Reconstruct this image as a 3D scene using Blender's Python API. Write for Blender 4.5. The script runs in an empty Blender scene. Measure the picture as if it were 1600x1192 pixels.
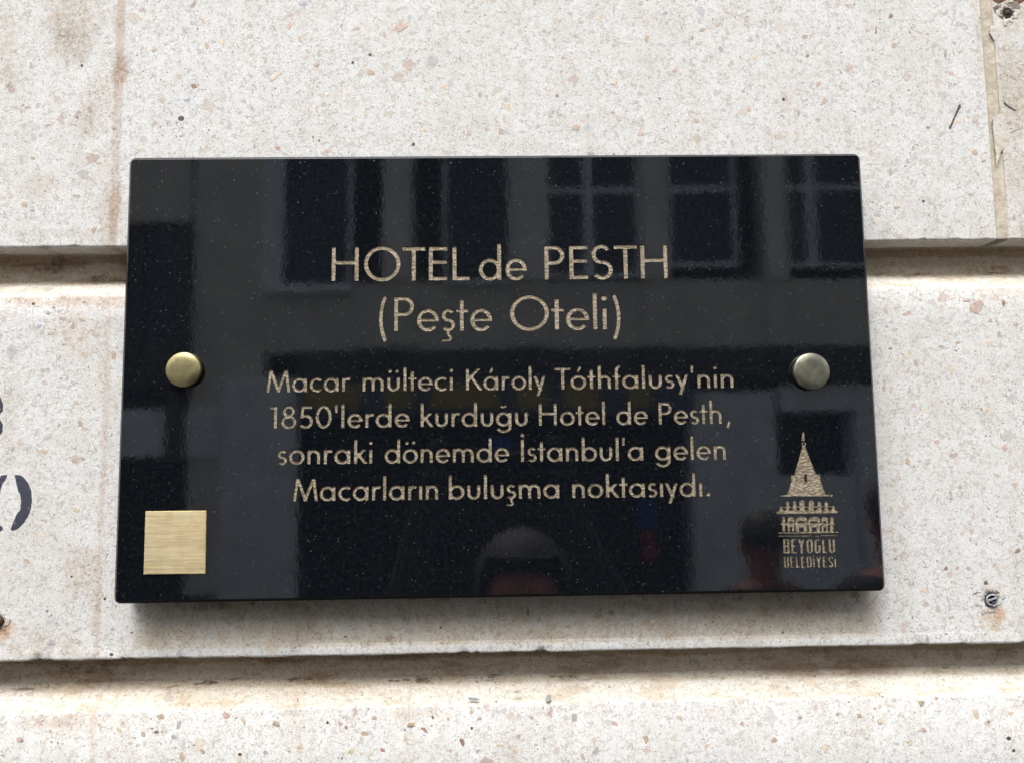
import bpy, bmesh, math, random
import numpy as np
from mathutils import Vector, Matrix, noise as mnoise
from mathutils.geometry import delaunay_2d_cdt
random.seed(7)
S = bpy.context.scene
C = S.collection
R = math.radians

# ------------------------------------------------------------------ camera
PW, ASP = 0.50, 1.693            # plaque width (m) and aspect
PH = PW / ASP
ZC = 1.95                        # height of the plaque's centre above the pavement
FPX = 1200.0                     # focal length in pixels of the 1600 px wide photograph
WALL = 0.023                     # plaque face stands this far in front of the stone
def _pose():
    P = np.array([[203, 245.5], [1342, 241.5], [1383.5, 923], [179.5, 940.5]], float) - [800, 596]
    W = np.array([[-PW/2, PH/2], [PW/2, PH/2], [PW/2, -PH/2], [-PW/2, -PH/2]])
    A = []
    for (X, Y), (u, v) in zip(W, P):
        v = -v
        A += [[X, Y, 1, 0, 0, 0, -u*X, -u*Y, -u], [0, 0, 0, X, Y, 1, -v*X, -v*Y, -v]]
    h = np.linalg.svd(np.array(A))[2][-1].reshape(3, 3)
    M = np.diag([1/FPX, 1/FPX, -1]) @ h
    M /= (np.linalg.norm(M[:, 0]) + np.linalg.norm(M[:, 1])) / 2
    if M[2, 2] > 0: M = -M
    r1, r2, t = M.T
    B = np.array([r1, r2, np.cross(r1, r2)]).T
    U, _, V = np.linalg.svd(B)
    Q = U @ V
    return Q, t
Q, T = _pose()                   # camera = Q * (X, Y, N) + T, in plaque coordinates (N towards the street)
CAM = -Q.T @ T
def plane(u, v, n=0.0):          # photograph pixel -> point (X, Y) on the plane N = n
    d = Q.T @ np.array([(u-800)/FPX, -(v-596)/FPX, -1.0])
    k = (n - CAM[2]) / d[2]
    p = CAM + k*d
    return float(p[0]), float(p[1])
def W3(x, y, n):                 # plaque coordinates -> world
    return Vector((x, -n, ZC + y))
cd = bpy.data.cameras.new('camera'); cam = bpy.data.objects.new('camera', cd); C.objects.link(cam)
ax = [Q.T @ np.array(a, float) for a in ((1, 0, 0), (0, 1, 0), (0, 0, 1))]
m3 = Matrix([[a[0] for a in ax], [-a[2] for a in ax], [a[1] for a in ax]])
cam.matrix_world = Matrix.Translation(W3(*CAM)) @ m3.to_4x4()
cd.sensor_width = 36; cd.lens = FPX/1600*36
cd.clip_start = 0.01; cd.clip_end = 300
cd.dof.use_dof = True; cd.dof.focus_distance = float(CAM[2]); cd.dof.aperture_fstop = 14
S.camera = cam

# ------------------------------------------------------------------ light
w = bpy.data.worlds.new("World"); S.world = w; w.use_nodes = True
nt = w.node_tree; nt.nodes.clear()
sky = nt.nodes.new('ShaderNodeTexSky'); sky.sky_type = 'NISHITA'; sky.sun_disc = False
SUN_EL, SUN_AZ = R(58), R(200)   # azimuth clockwise from +Y, seen from above
sky.sun_elevation = SUN_EL; sky.sun_rotation = SUN_AZ
sky.air_density = 1.0; sky.dust_density = 6.0; sky.ozone_density = 1.0
hs = nt.nodes.new('ShaderNodeHueSaturation'); hs.inputs['Saturation'].default_value = 0.22
bg = nt.nodes.new('ShaderNodeBackground'); bg.inputs[1].default_value = 0.15
wo = nt.nodes.new('ShaderNodeOutputWorld')
nt.links.new(sky.outputs[0], hs.inputs['Color']); nt.links.new(hs.outputs[0], bg.inputs[0]); nt.links.new(bg.outputs[0], wo.inputs[0])
sd = bpy.data.lights.new('sun', 'SUN'); sd.energy = 0.86; sd.angle = R(30); sd.color = (1, 0.98, 0.955)
so = bpy.data.objects.new('sun', sd); C.objects.link(so)
sv = Vector((math.sin(SUN_AZ)*math.cos(SUN_EL), math.cos(SUN_AZ)*math.cos(SUN_EL), math.sin(SUN_EL)))
so.rotation_euler = sv.to_track_quat('Z', 'Y').to_euler(); so.location = (0, -3, 12)
S.view_settings.view_transform = 'Standard'; S.view_settings.look = 'None'
S.view_settings.exposure = 0.92; S.view_settings.gamma = 1
S.cycles.use_denoising = True; S.cycles.max_bounces = 8; S.cycles.caustics_reflective = False

# ------------------------------------------------------------------ helpers
def link(o, parent=None):
    C.objects.link(o)
    if parent is not None: o.parent = parent
    return o
def tag(o, label=None, cat=None, group=None, kind=None):
    if label: o['label'] = label
    if cat: o['category'] = cat
    if group: o['group'] = group
    if kind: o['kind'] = kind
    return o
def thing(name, label, cat, loc=(0, 0, 0), group=None):
    o = link(bpy.data.objects.new(name, None)); o.location = loc; o.empty_display_size = 0.05
    return tag(o, label, cat, group)
def mesh_obj(name, verts, faces, mat, parent=None, smooth=False):
    me = bpy.data.meshes.new(name); me.from_pydata([tuple(v) for v in verts], [], faces)
    if mat: me.materials.append(mat)
    if smooth: me.polygons.foreach_set('use_smooth', [True]*len(me.polygons))
    me.update()
    return link(bpy.data.objects.new(name, me), parent)
def bm_obj(name, bm, mat, parent=None, smooth=False):
    me = bpy.data.meshes.new(name); bmesh.ops.recalc_face_normals(bm, faces=bm.faces); bm.to_mesh(me); bm.free()
    for m in (mat if isinstance(mat, (list, tuple)) else [mat]): me.materials.append(m)
    if smooth: me.polygons.foreach_set('use_smooth', [True]*len(me.polygons))
    return link(bpy.data.objects.new(name, me), parent)
def add_box(bm, lo, hi, bev=0.0):
    r = bmesh.ops.create_cube(bm, size=1)
    vs = r['verts']
    bmesh.ops.scale(bm, verts=vs, vec=[abs(b-a) for a, b in zip(lo, hi)])
    bmesh.ops.translate(bm, verts=vs, vec=[(a+b)/2 for a, b in zip(lo, hi)])
    if bev:
        es = list({e for v in vs for e in v.link_edges})
        bmesh.ops.bevel(bm, geom=es, offset=bev, segments=2, affect='EDGES', profile=0.6)
def box(name, lo, hi, mat, parent=None, bev=0.0):
    bm = bmesh.new(); add_box(bm, lo, hi, bev); return bm_obj(name, bm, mat, parent)

class NT:
    def __init__(s, name):
        s.m = bpy.data.materials.new(name); s.m.use_nodes = True; s.t = s.m.node_tree; s.n = s.t.nodes
        s.b = s.n['Principled BSDF']; s.out = s.n['Material Output']
    def new(s, t, **k):
        n = s.n.new('ShaderNode'+t)
        for a, v in k.items(): setattr(n, a, v)
        return n
    def set(s, sock, v):
        if hasattr(v, 'links') and hasattr(v, 'node'): s.t.links.new(v, sock)
        else: sock.default_value = v
    def coord(s, scale=(1, 1, 1), rot=(0, 0, 0), loc=(0, 0, 0), world=True):
        if world: src = s.new('NewGeometry').outputs['Position']
        else: src = s.new('TexCoord').outputs['Object']
        mp = s.new('Mapping'); s.set(mp.inputs[0], src); mp.inputs['Scale'].default_value = scale
        mp.inputs['Rotation'].default_value = rot; mp.inputs['Location'].default_value = loc
        return mp.outputs[0]
    def noise(s, vec, scale, detail=3, rough=0.55, dist=0.0, col=False):
        n = s.new('TexNoise'); s.set(n.inputs['Vector'], vec); n.inputs['Scale'].default_value = scale
        n.inputs['Detail'].default_value = detail; n.inputs['Roughness'].default_value = rough; n.inputs['Distortion'].default_value = dist
        return n.outputs['Color' if col else 'Fac']
    def vor(s, vec, scale, rand=1.0, feature='F1', metric='EUCLIDEAN'):
        n = s.new('TexVoronoi'); n.feature = feature; n.distance = metric; s.set(n.inputs['Vector'], vec); n.inputs['Scale'].default_value = scale
        n.inputs['Randomness'].default_value = rand
        return n
    def ramp(s, fac, stops, interp='LINEAR'):
        n = s.new('ValToRGB'); n.color_ramp.interpolation = interp; e = n.color_ramp.elements
        while len(e) < len(stops): e.new(0.5)
        for k, (p, c) in enumerate(stops):
            e[k].position = p; e[k].color = (*c, 1) if len(c) == 3 else c
        s.set(n.inputs[0], fac); return n.outputs[0]
    def mr(s, v, a, b, c=0.0, d=1.0, smooth=True):
        n = s.new('MapRange'); n.interpolation_type = 'SMOOTHSTEP' if smooth else 'LINEAR'; n.clamp = True if not smooth else n.clamp
        s.set(n.inputs['Value'], v)
        for k, x in zip(('From Min', 'From Max', 'To Min', 'To Max'), (a, b, c, d)): n.inputs[k].default_value = x
        return n.outputs['Result']
    def math(s, op, a, b=0.0, c=None):
        n = s.new('Math', operation=op); s.set(n.inputs[0], a); s.set(n.inputs[1], b)
        if c is not None: s.set(n.inputs[2], c)
        return n.outputs[0]
    def mix(s, fac, a, b, blend='MIX'):
        n = s.new('Mix', data_type='RGBA', blend_type=blend)
        s.set(n.inputs[0], fac)
        for sock, v in ((n.inputs[6], a), (n.inputs[7], b)):
            s.set(sock, (*v, 1) if isinstance(v, tuple) and len(v) == 3 else v)
        return n.outputs[2]
    def sep(s, v):
        n = s.new('SeparateXYZ'); s.set(n.inputs[0], v); return n.outputs
    def sepc(s, v):
        n = s.new('SeparateColor'); s.set(n.inputs[0], v); return n.outputs
    def bump(s, h, strength, dist, prev=None):
        n = s.new('Bump'); n.inputs['Strength'].default_value = strength; n.inputs['Distance'].default_value = dist
        s.set(n.inputs['Height'], h)
        if prev is not None: s.set(n.inputs['Normal'], prev)
        return n.outputs[0]
    def vadd(s, a, b, op='ADD'):
        n = s.new('VectorMath', operation=op); s.set(n.inputs[0], a); s.set(n.inputs[1], b); return n.outputs[0]
    def fin(s, col, rough=0.8, normal=None, metal=0.0, **k):
        s.set(s.b.inputs['Base Color'], (*col, 1) if isinstance(col, tuple) and len(col) == 3 else col)
        s.set(s.b.inputs['Roughness'], rough); s.b.inputs['Metallic'].default_value = metal
        if normal is not None: s.set(s.b.inputs['Normal'], normal)
        for a, v in k.items(): s.set(s.b.inputs[a.replace('_', ' ')], v)
        return s.m
def simple(name, col, rough=0.7, metal=0.0, var=0.15, scale=8.0, bump=0.0, **k):
    t = NT(name); v = t.coord()
    n = t.noise(v, scale, 5)
    c = t.mix(t.mr(n, 0.3, 0.7), tuple(x*(1-var) for x in col), tuple(min(1, x*(1+var)) for x in col))
    nm = t.bump(n, 0.5, bump) if bump else None
    return t.fin(c, rough, nm, metal, **k)

# ------------------------------------------------------------------ materials
# key heights of the wall in world z (measured on the stone plane)
def wz(u, v, n=-WALL): return ZC + plane(u, v, n)[1]
G1_TOP = (wz(100, 385.3) + wz(1480, 377.3))/2; G1_BEV = (wz(100, 458.5) + wz(1480, 448.3))/2
G2_TOP = (wz(100, 1029.5) + wz(1550, 1007.5))/2; G2_BEV = (wz(100, 1110) + wz(1550, 1087.5))/2

def terrazzo(name, rough_break=False, dirty=0.0, seed=0.0):
    t = NT(name)
    p0 = t.new('NewGeometry').outputs['Position']
    p = t.vadd(p0, (seed, 0, seed*0.7))
    warp = t.vadd(t.noise(p, 130, 3, col=True), (0.5, 0.5, 0.5), 'SUBTRACT')
    wn = t.new('VectorMath', operation='SCALE'); t.set(wn.inputs[0], warp); wn.inputs['Scale'].default_value = 0.0075
    pw = t.vadd(p, wn.outputs[0])
    def mp(sc, rot=0.0):
        m = t.new('Mapping'); t.set(m.inputs[0], pw); m.inputs['Scale'].default_value = sc; m.inputs['Rotation'].default_value = (0, rot, 0)
        return m.outputs[0]
    # pale cement matrix
    big = t.noise(p, 9, 4, 0.6); mid = t.noise(p, 55, 4, 0.65); fine = t.noise(p, 620, 3, 0.7)
    base = t.ramp(big, [(0.3, (0.73, 0.705, 0.67)), (0.5, (0.775, 0.76, 0.74)), (0.7, (0.80, 0.80, 0.80))])
    base = t.mix(t.mr(mid, 0.35, 0.7), base, (0.83, 0.825, 0.82))
    base = t.mix(t.mr(fine, 0.44, 0.70, 0.0, 0.50), base, (0.56, 0.51, 0.46))
    base = t.mix(t.mr(t.noise(p, 330, 4, 0.75, 1.2), 0.50, 0.66, 0.0, 0.42), base, (0.60, 0.57, 0.54))
    for sc, rot in ((300, 0.4), (190, -0.8)):
        ed = t.vor(mp((1.15, 1, 1), rot), sc, feature='DISTANCE_TO_EDGE')
        ln = t.math('MULTIPLY', t.mr(ed.outputs['Distance'], 0.085, 0.02), t.mr(t.noise(t.vadd(p, (rot, 0, 2.0)), 240, 2), 0.53, 0.60))
        base = t.mix(t.math('MULTIPLY', ln, 0.6), base, (0.40, 0.35, 0.31))
    # small crushed grains
    g1 = t.vor(mp((1, 1, 1.35), 0.5), 330); c1 = t.sepc(g1.outputs['Color'])
    col1 = t.ramp(c1[0], [(0.0, (0.66, 0.63, 0.60)), (0.25, (0.52, 0.49, 0.47)), (0.4, (0.70, 0.62, 0.53)), (0.62, (0.79, 0.78, 0.78)), (0.8, (0.60, 0.585, 0.59)), (0.92, (0.63, 0.50, 0.42))], 'CONSTANT')
    m1 = t.mr(t.math('SUBTRACT', g1.outputs['Distance'], t.math('MULTIPLY', c1[1], 0.44)), 0.0, -0.05)
    m1 = t.math('MULTIPLY', m1, t.mr(c1[2], 0.3, 0.34))
    base = t.mix(t.math('MULTIPLY', m1, 0.72), base, col1)
    g0 = t.vor(mp((1.6, 1, 0.9), -0.7), 640); c0 = t.sepc(g0.outputs['Color'])
    m0 = t.math('MULTIPLY', t.mr(g0.outputs['Distance'], 0.36, 0.26), t.mr(c0[1], 0.60, 0.66))
    base = t.mix(t.math('MULTIPLY', m0, 0.55), base, t.ramp(c0[0], [(0, (0.36, 0.31, 0.27)), (0.35, (0.55, 0.46, 0.38)), (0.7, (0.44, 0.43, 0.44))], 'CONSTANT'))
    # larger chips
    hgt = t.math('MULTIPLY', m1, 0.35)
    for (sc, rot, dens, a) in (((1.0, 1, 1.7), 0.9, 0.58, 0.62), ((1.7, 1, 1.0), 0.35, 0.70, 0.66), ((1.0, 1, 1.0), -0.6, 0.90, 0.9)):
        g = t.vor(mp(sc, rot), 125 if a < 0.9 else 85, metric='EUCLIDEAN' if a < .9 else 'CHEBYCHEV'); c = t.sepc(g.outputs['Color'])
        m = t.math('MULTIPLY', t.mr(t.math('SUBTRACT', g.outputs['Distance'], t.math('MULTIPLY', c[1], 0.36)), 0.0, -0.03), t.mr(c[2], dens, dens+0.01))
        cc = t.ramp(c[0], [(0.0, (0.63, 0.53, 0.45)), (0.2, (0.56, 0.53, 0.51)), (0.36, (0.69, 0.60, 0.52)), (0.52, (0.66, 0.63, 0.61)), (0.66, (0.57, 0.44, 0.38)), (0.78, (0.50, 0.50, 0.52)), (0.88, (0.66, 0.58, 0.47)), (0.96, (0.42, 0.30, 0.26))], 'CONSTANT')
        base = t.mix(t.math('MULTIPLY', m, min(a, .7)), base, cc)
        hgt = t.math('ADD', hgt, t.math('MULTIPLY', m, 0.5))
    # pits
    pits = None
    for sc, dn, r in ((260, 0.82, 0.24), (150, 0.87, 0.20), (520, 0.78, 0.34)):
        g = t.vor(t.vadd(mp((1, 1, 1.25), 0.2), (3.1, 0.3, 1.7)), sc); c = t.sepc(g.outputs['Color'])
        m = t.math('MULTIPLY', t.mr(t.math('SUBTRACT', g.outputs['Distance'], t.math('MULTIPLY', c[1], r)), 0.0, -0.05), t.mr(c[2], dn, dn+0.01))
        pits = m if pits is None else t.math('MAXIMUM', pits, m)
    clump = t.mr(t.noise(p, 17, 3), 0.35, 0.6, 0.25, 1.0)
    pits = t.math('MULTIPLY', pits, clump)
    base = t.mix(t.math('MULTIPLY', pits, 0.8), base, (0.10, 0.075, 0.055))
    # dirt and stains that sit on this wall, and a beige tint below the plaque
    x, y, z = t.sep(p0)
    streak = t.noise(t.coord((60, 1, 5)), 1.0, 5, 0.7)
    speck = t.noise(p, 260, 4, 0.75)
    def band(v, a, b, s):
        return t.math('MULTIPLY', t.mr(v, a-s, a+s), t.mr(v, b+s, b-s))
    def blob(u, v, rx, rz, soft=0.7):
        px, pz = plane(u, v, -WALL)
        dx = t.math('DIVIDE', t.math('SUBTRACT', x, px), rx); dz = t.math('DIVIDE', t.math('SUBTRACT', z, ZC+pz), rz)
        d = t.math('SQRT', t.math('ADD', t.math('MULTIPLY', dx, dx), t.math('MULTIPLY', dz, dz)))
        d = t.math('ADD', d, t.math('MULTIPLY', t.math('SUBTRACT', t.noise(p, 70, 4, 0.7), 0.5), 1.4))
        return t.mr(d, 1.0, 1.0-soft)
    def stain_tint(mask, col, amt):
        nonlocal base
        base = t.mix(t.math('MULTIPLY', mask, amt), base, col, 'MULTIPLY')
    spk = t.mr(speck, 0.36, 0.62, 0.25, 1.0)
    px = plane(184, 170, -WALL)[0]
    jx = t.math('ADD', x, t.math('MULTIPLY', t.math('SUBTRACT', t.noise(p, 40, 3), 0.5), 0.006))
    seam = t.math('MULTIPLY', band(jx, px-0.0032, px+0.0032, 0.0015), t.mr(z, G1_BEV-0.005, G1_TOP+0.01))
    stain_tint(t.math('MULTIPLY', seam, t.mr(t.noise(t.coord((30, 1, 12)), 1, 4), 0.3, 0.6, 0.15, 1)), (0.72, 0.58, 0.47), 0.75)
    px2 = plane(151, 1000, -WALL)[0]
    seam2 = t.math('MULTIPLY', band(jx, px2-0.002, px2+0.002, 0.0015), t.mr(z, G1_BEV, G1_BEV-0.02))
    stain_tint(seam2, (0.86, 0.76, 0.68), 0.6)
    for (u, v, rx, rz, col, amt) in (
        (120, 30, .034, .036, (.74, .68, .60), .85), (190, 110, .010, .02, (.62, .5, .4), .9), (150, 160, .018, .03, (.8, .74, .66), .7), (110, 70, .02, .022, (.72, .66, .58), .7), (60, 290, .02, .012, (.85, .76, .68), .6),
        (12, 60, .010, .05, (.84, .79, .72), .8), (130, 190, .012, .02, (.75, .68, .6), .7), (140, 260, .02, .02, (.82, .76, .7), .6),
        (100, 365, .05, .004, (.8, .72, .64), .6), (170, 330, .012, .03, (.82, .72, .64), .7), (90, 470, .07, .006, (.78, .66, .56), .7), (120, 520, .02, .03, (.86, .76, .68), .6),
        (1585, 150, .016, .05, (.78, .71, .60), .75), (1535, 60, .01, .05, (.9, .85, .77), .8), (1420, 100, .03, .06, (.93, .91, .87), .8), (1560, 420, .03, .06, (.92, .9, .84), .7),
        (130, 890, .018, .02, (.83, .74, .66), .7), (60, 1010, .04, .01, (.8, .72, .64), .7), (8, 985, .012, .010, (.80, .45, .22), .9), (150, 950, .006, .03, (.84, .74, .65), .7), (15, 640, .01, .05, (.87, .81, .74), .7),
        (1552, 965, .012, .011, (.86, .66, .42), .8), (1562, 962, .006, .007, (.9, .52, .3), .8), (1350, 1050, .05, .006, (.75, .68, .6), .5),
        (30, 408, .030, .006, (.55, .45, .36), .8), (65, 400, .008, .010, (.45, .35, .28), .85), (140, 427, .022, .004, (.35, .28, .22), .85), (187, 428, .008, .006, (.35, .28, .22), .85), (95, 400, .012, .005, (.62, .52, .42), .8), (182, 405, .005, .007, (.6, .45, .36), .8),
        (1570, 412, .022, .004, (.6, .5, .4), .8), (1590, 412, .010, .005, (.5, .42, .34), .8), (1360, 384, .004, .004, (.6, .5, .4), .8),
        (40, 1048, .035, .007, (.60, .50, .42), .85), (110, 1058, .03, .006, (.5, .41, .33), .85), (150, 1040, .014, .008, (.5, .42, .34), .85), (230, 1048, .03, .007, (.66, .57, .48), .8), (410, 1045, .05, .004, (.66, .56, .45), .8), (620, 1035, .05, .004, (.62, .53, .42), .8), (800, 1030, .05, .004, (.66, .57, .46), .8), (1330, 1014, .025, .003, (.5, .42, .34), .8),
        (70, 1085, .03, .007, (.88, .79, .68), .8), (120, 1080, .012, .004, (.66, .54, .45), .8), (300, 1100, .06, .006, (.92, .85, .75), .7), (40, 452, .04, .004, (.86, .77, .68), .8),
        (450, 950, .05, .006, (.7, .62, .52), .7), (330, 945, .015, .005, (.35, .28, .22), .8), (430, 1080, .2, .008, (.92, .84, .74), .7), (100, 1125, .05, .012, (.84, .77, .7), .6)):
        stain_tint(t.math('MULTIPLY', blob(u, v, rx, rz), spk), col, amt)
    stain_tint(t.math('MULTIPLY', t.mr(streak, 0.48, 0.70), spk), (0.86, 0.80, 0.72), 0.6)
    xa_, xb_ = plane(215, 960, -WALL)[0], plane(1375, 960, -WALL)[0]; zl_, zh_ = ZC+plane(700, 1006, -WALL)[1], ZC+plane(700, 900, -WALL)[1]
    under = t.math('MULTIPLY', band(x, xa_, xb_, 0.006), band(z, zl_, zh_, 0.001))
    stain_tint(under, (0.93, 0.885, 0.80), 0.95)  # even warm beige darkening over the strip of wall below the plaque
    stain_tint(t.math('MULTIPLY', under, t.mr(t.noise(t.coord((40, 1, 30)), 1.0, 5, 0.7), 0.42, 0.66)), (0.80, 0.72, 0.61), 0.8)
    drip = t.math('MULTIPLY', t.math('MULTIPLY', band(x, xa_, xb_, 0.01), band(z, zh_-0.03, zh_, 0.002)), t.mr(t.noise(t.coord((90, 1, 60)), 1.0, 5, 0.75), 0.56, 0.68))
    stain_tint(t.math('MULTIPLY', drip, t.mr(z, zh_-0.026, zh_-0.016)), (0.35, 0.28, 0.21), 0.75)
    # grime caught in the two rustication grooves: warm brown film with black crumbs
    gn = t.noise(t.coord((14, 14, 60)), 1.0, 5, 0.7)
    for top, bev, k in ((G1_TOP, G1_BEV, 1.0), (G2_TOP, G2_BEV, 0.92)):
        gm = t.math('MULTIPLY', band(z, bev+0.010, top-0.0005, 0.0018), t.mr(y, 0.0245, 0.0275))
        stain_tint(gm, (0.74, 0.66, 0.54), 0.9*k)
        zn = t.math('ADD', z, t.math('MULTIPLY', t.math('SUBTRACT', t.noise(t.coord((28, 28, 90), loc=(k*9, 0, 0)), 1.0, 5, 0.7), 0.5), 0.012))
        stain_tint(t.math('MULTIPLY', gm, t.mr(zn, top-0.0085, top-0.0075)), (0.70, 0.61, 0.49), 0.85*k)
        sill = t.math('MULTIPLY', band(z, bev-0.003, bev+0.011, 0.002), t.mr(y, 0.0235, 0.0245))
        stain_tint(sill, (0.93, 0.885, 0.80), 0.9)
        stain_tint(t.math('MULTIPLY', sill, t.mr(t.noise(t.coord((35, 35, 120)), 1.0, 5, 0.7), 0.5, 0.62)), (0.80, 0.68, 0.56), 0.6)
        stain_tint(t.math('MULTIPLY', gm, t.mr(gn, 0.5, 0.66)), (0.62, 0.52, 0.42), 0.8*k)
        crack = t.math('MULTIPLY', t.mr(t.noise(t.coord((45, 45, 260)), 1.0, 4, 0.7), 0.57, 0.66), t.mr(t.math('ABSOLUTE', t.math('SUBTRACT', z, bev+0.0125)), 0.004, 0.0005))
        stain_tint(crack, (0.16, 0.11, 0.08), 0.85*k)
        # thin film left along the sill below
        lm = t.math('MULTIPLY', band(z, bev-0.010, bev-0.001, 0.003), t.mr(t.noise(t.coord((22, 22, 40)), 1, 4), 0.45, 0.65))
        stain_tint(lm, (0.82, 0.70, 0.60), 0.55)
    if dirty: stain_tint(t.mr(t.noise(p, 35, 5, 0.7), 0.3, 0.7), (0.78, 0.70, 0.58), dirty)
    if rough_break: hgt = t.math('ADD', hgt, t.math('MULTIPLY', t.noise(p, 150, 6, 0.75), 3.0))
    nb = t.bump(t.noise(p, 900, 3, 0.7), 0.30, 0.0005)
    nb = t.bump(t.noise(t.coord((1, 1, 1.4)), 330, 5, 0.75), 0.35, 0.0009, nb)
    nb = t.bump(t.noise(p, 28, 3, 0.6), 0.30, 0.0030, nb)
    nb = t.bump(hgt, 0.30, 0.0007, nb)
    nb = t.bump(pits, -0.9, 0.0016, nb)
    base = t.mix(1.0, base, (0.878, 0.895, 0.900), 'MULTIPLY')
    return t.fin(base, 0.78, nb, Specular_IOR_Level=0.35)
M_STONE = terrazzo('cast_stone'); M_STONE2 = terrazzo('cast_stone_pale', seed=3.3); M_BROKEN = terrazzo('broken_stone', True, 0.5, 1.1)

def granite():
    t = NT('polished_black_granite'); v = t.coord()
    col = t.mix(t.mr(t.noise(v, 420, 4, 0.7), 0.40, 0.75), (0.0026, 0.0036, 0.0052), (0.0095, 0.0115, 0.0145))
    fl = t.vor(t.coord((1, 1, 1.5), (0, 0.5, 0)), 560); c = t.sepc(fl.outputs['Color'])
    m = t.math('MULTIPLY', t.mr(t.math('SUBTRACT', fl.outputs['Distance'], t.math('MULTIPLY', c[1], 0.30)), 0.0, -0.06), t.mr(c[2], 0.80, 1.0))
    col = t.mix(t.math('MULTIPLY', m, 0.7), col, t.ramp(c[0], [(0, (0.055, 0.062, 0.07)), (0.8, (0.13, 0.13, 0.125))]))
    f2 = t.vor(t.coord((1.5, 1, 1), (0, -0.6, 0), (0.3, 0, 0.2)), 260); d = t.sepc(f2.outputs['Color'])
    m2 = t.math('MULTIPLY', t.mr(t.math('SUBTRACT', f2.outputs['Distance'], t.math('MULTIPLY', d[1], 0.16)), 0.0, -0.05), t.mr(d[2], 0.95, 0.99))
    col = t.mix(t.math('MULTIPLY', m2, 0.6), col, (0.12, 0.12, 0.115))
    # unpolished pits break the reflection
    f3 = t.vor(t.coord((1, 1, 1), (0, 0.2, 0), (1.3, 0, 0.7)), 330); e = t.sepc(f3.outputs['Color'])
    m3 = t.math('MULTIPLY', t.mr(t.math('SUBTRACT', f3.outputs['Distance'], t.math('MULTIPLY', e[1], 0.20)), 0.0, -0.05), t.mr(e[2], 0.90, 0.93))
    rough = t.math('ADD', t.mr(t.noise(v, 30, 4), 0.3, 0.7, 0.02, 0.05), t.math('MULTIPLY', m3, 0.5))
    nb = t.bump(t.noise(t.coord((1.0, 1, 0.7)), 260, 3, 0.6), 0.035, 0.0004)
    nb = t.bump(t.noise(v, 45, 2, 0.5), 0.03, 0.0004, nb)
    nb = t.bump(m3, -0.5, 0.0005, nb)
    return t.fin(col, rough, nb, IOR=1.80)
M_GRAN = granite()
M_EDGE = simple('honed_black_edge', (0.014, 0.017, 0.022), .34, var=.3, scale=300, bump=.0002)
M_SAWN = simple('sawn_black_edge', (0.006, 0.007, 0.009), .8, var=.3, scale=300, Specular_IOR_Level=0.12)
def gold():
    t = NT('gold_paint_in_rough_cut'); v = t.coord()
    n = t.noise(t.coord((1, 1, 1.9), (0, 0.5, 0)), 430, 3, 0.65)
    col = t.mix(t.mr(n, 0.38, 0.68), (0.150, 0.118, 0.072), (0.435, 0.372, 0.262))
    col = t.mix(t.mr(t.noise(v, 60, 3), 0.4, 0.7, 0, .35), col, (0.40, 0.345, 0.275))
    nb = t.bump(n, 0.9, 0.0012)
    return t.fin(col, 0.5, nb, 0.25)
M_GOLD = gold()
def brass(name, base, dark, scale, rough, axis=(1, 1, 1), amt=0.5):
    t = NT(name); v = t.coord(axis)
    n = t.noise(v, scale, 5, 0.7); n2 = t.noise(t.coord(), 90, 4, 0.6)
    col = t.mix(t.mr(n2, 0.35, 0.7), base, dark); col = t.mix(t.mr(n, 0.55, 0.8, 0, amt), col, dark)
    nb = t.bump(n, 0.12, 0.0002)
    return t.fin(col, t.math('ADD', t.mr(n, 0.3, 0.7, 0, 0.12), rough), nb, 1.0)
M_CAP = brass('tarnished_brass', (0.42, 0.37, 0.19), (0.24, 0.22, 0.13), 130, 0.36, amt=0.85)
M_CAP2 = brass('tarnished_nickel', (0.38, 0.37, 0.28), (0.19, 0.185, 0.15), 130, 0.36, amt=0.85)
M_PLATE = brass('brushed_gold_plate', (1.0, 0.86, 0.55), (0.92, 0.74, 0.44), 300, 0.48, (0.12, 1, 2.5), 0.4)
def paint():
    t = NT('worn_blue_black_paint'); v = t.coord()
    col = t.mix(t.mr(t.noise(v, 420, 4, 0.7), 0.62, 0.72), (0.040, 0.046, 0.066), (0.42, 0.41, 0.40))
    return t.fin(col, 0.55, t.bump(t.noise(v, 500, 4, 0.7), 0.6, 0.0006))
M_PAINT = paint()
M_GRAPH = simple('graphite_scrawl', (0.075, 0.07, 0.085), 0.6, var=0.4, scale=700)
M_PLUG = simple('grey_plastic_anchor', (0.30, 0.31, 0.34), 0.45, var=0.2, scale=300)
M_HOLE = simple('dark_drilled_hole', (0.025, 0.018, 0.014), 0.95, var=0.4, scale=300)
M_SOOT2 = simple('blackened_iron', (0.045, 0.035, 0.032), .9, var=.5, scale=400, bump=.0008)
M_RUST = simple('rusty_iron', (0.12, 0.055, 0.035), 0.85, var=0.5, scale=400, bump=0.0008)

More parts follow.
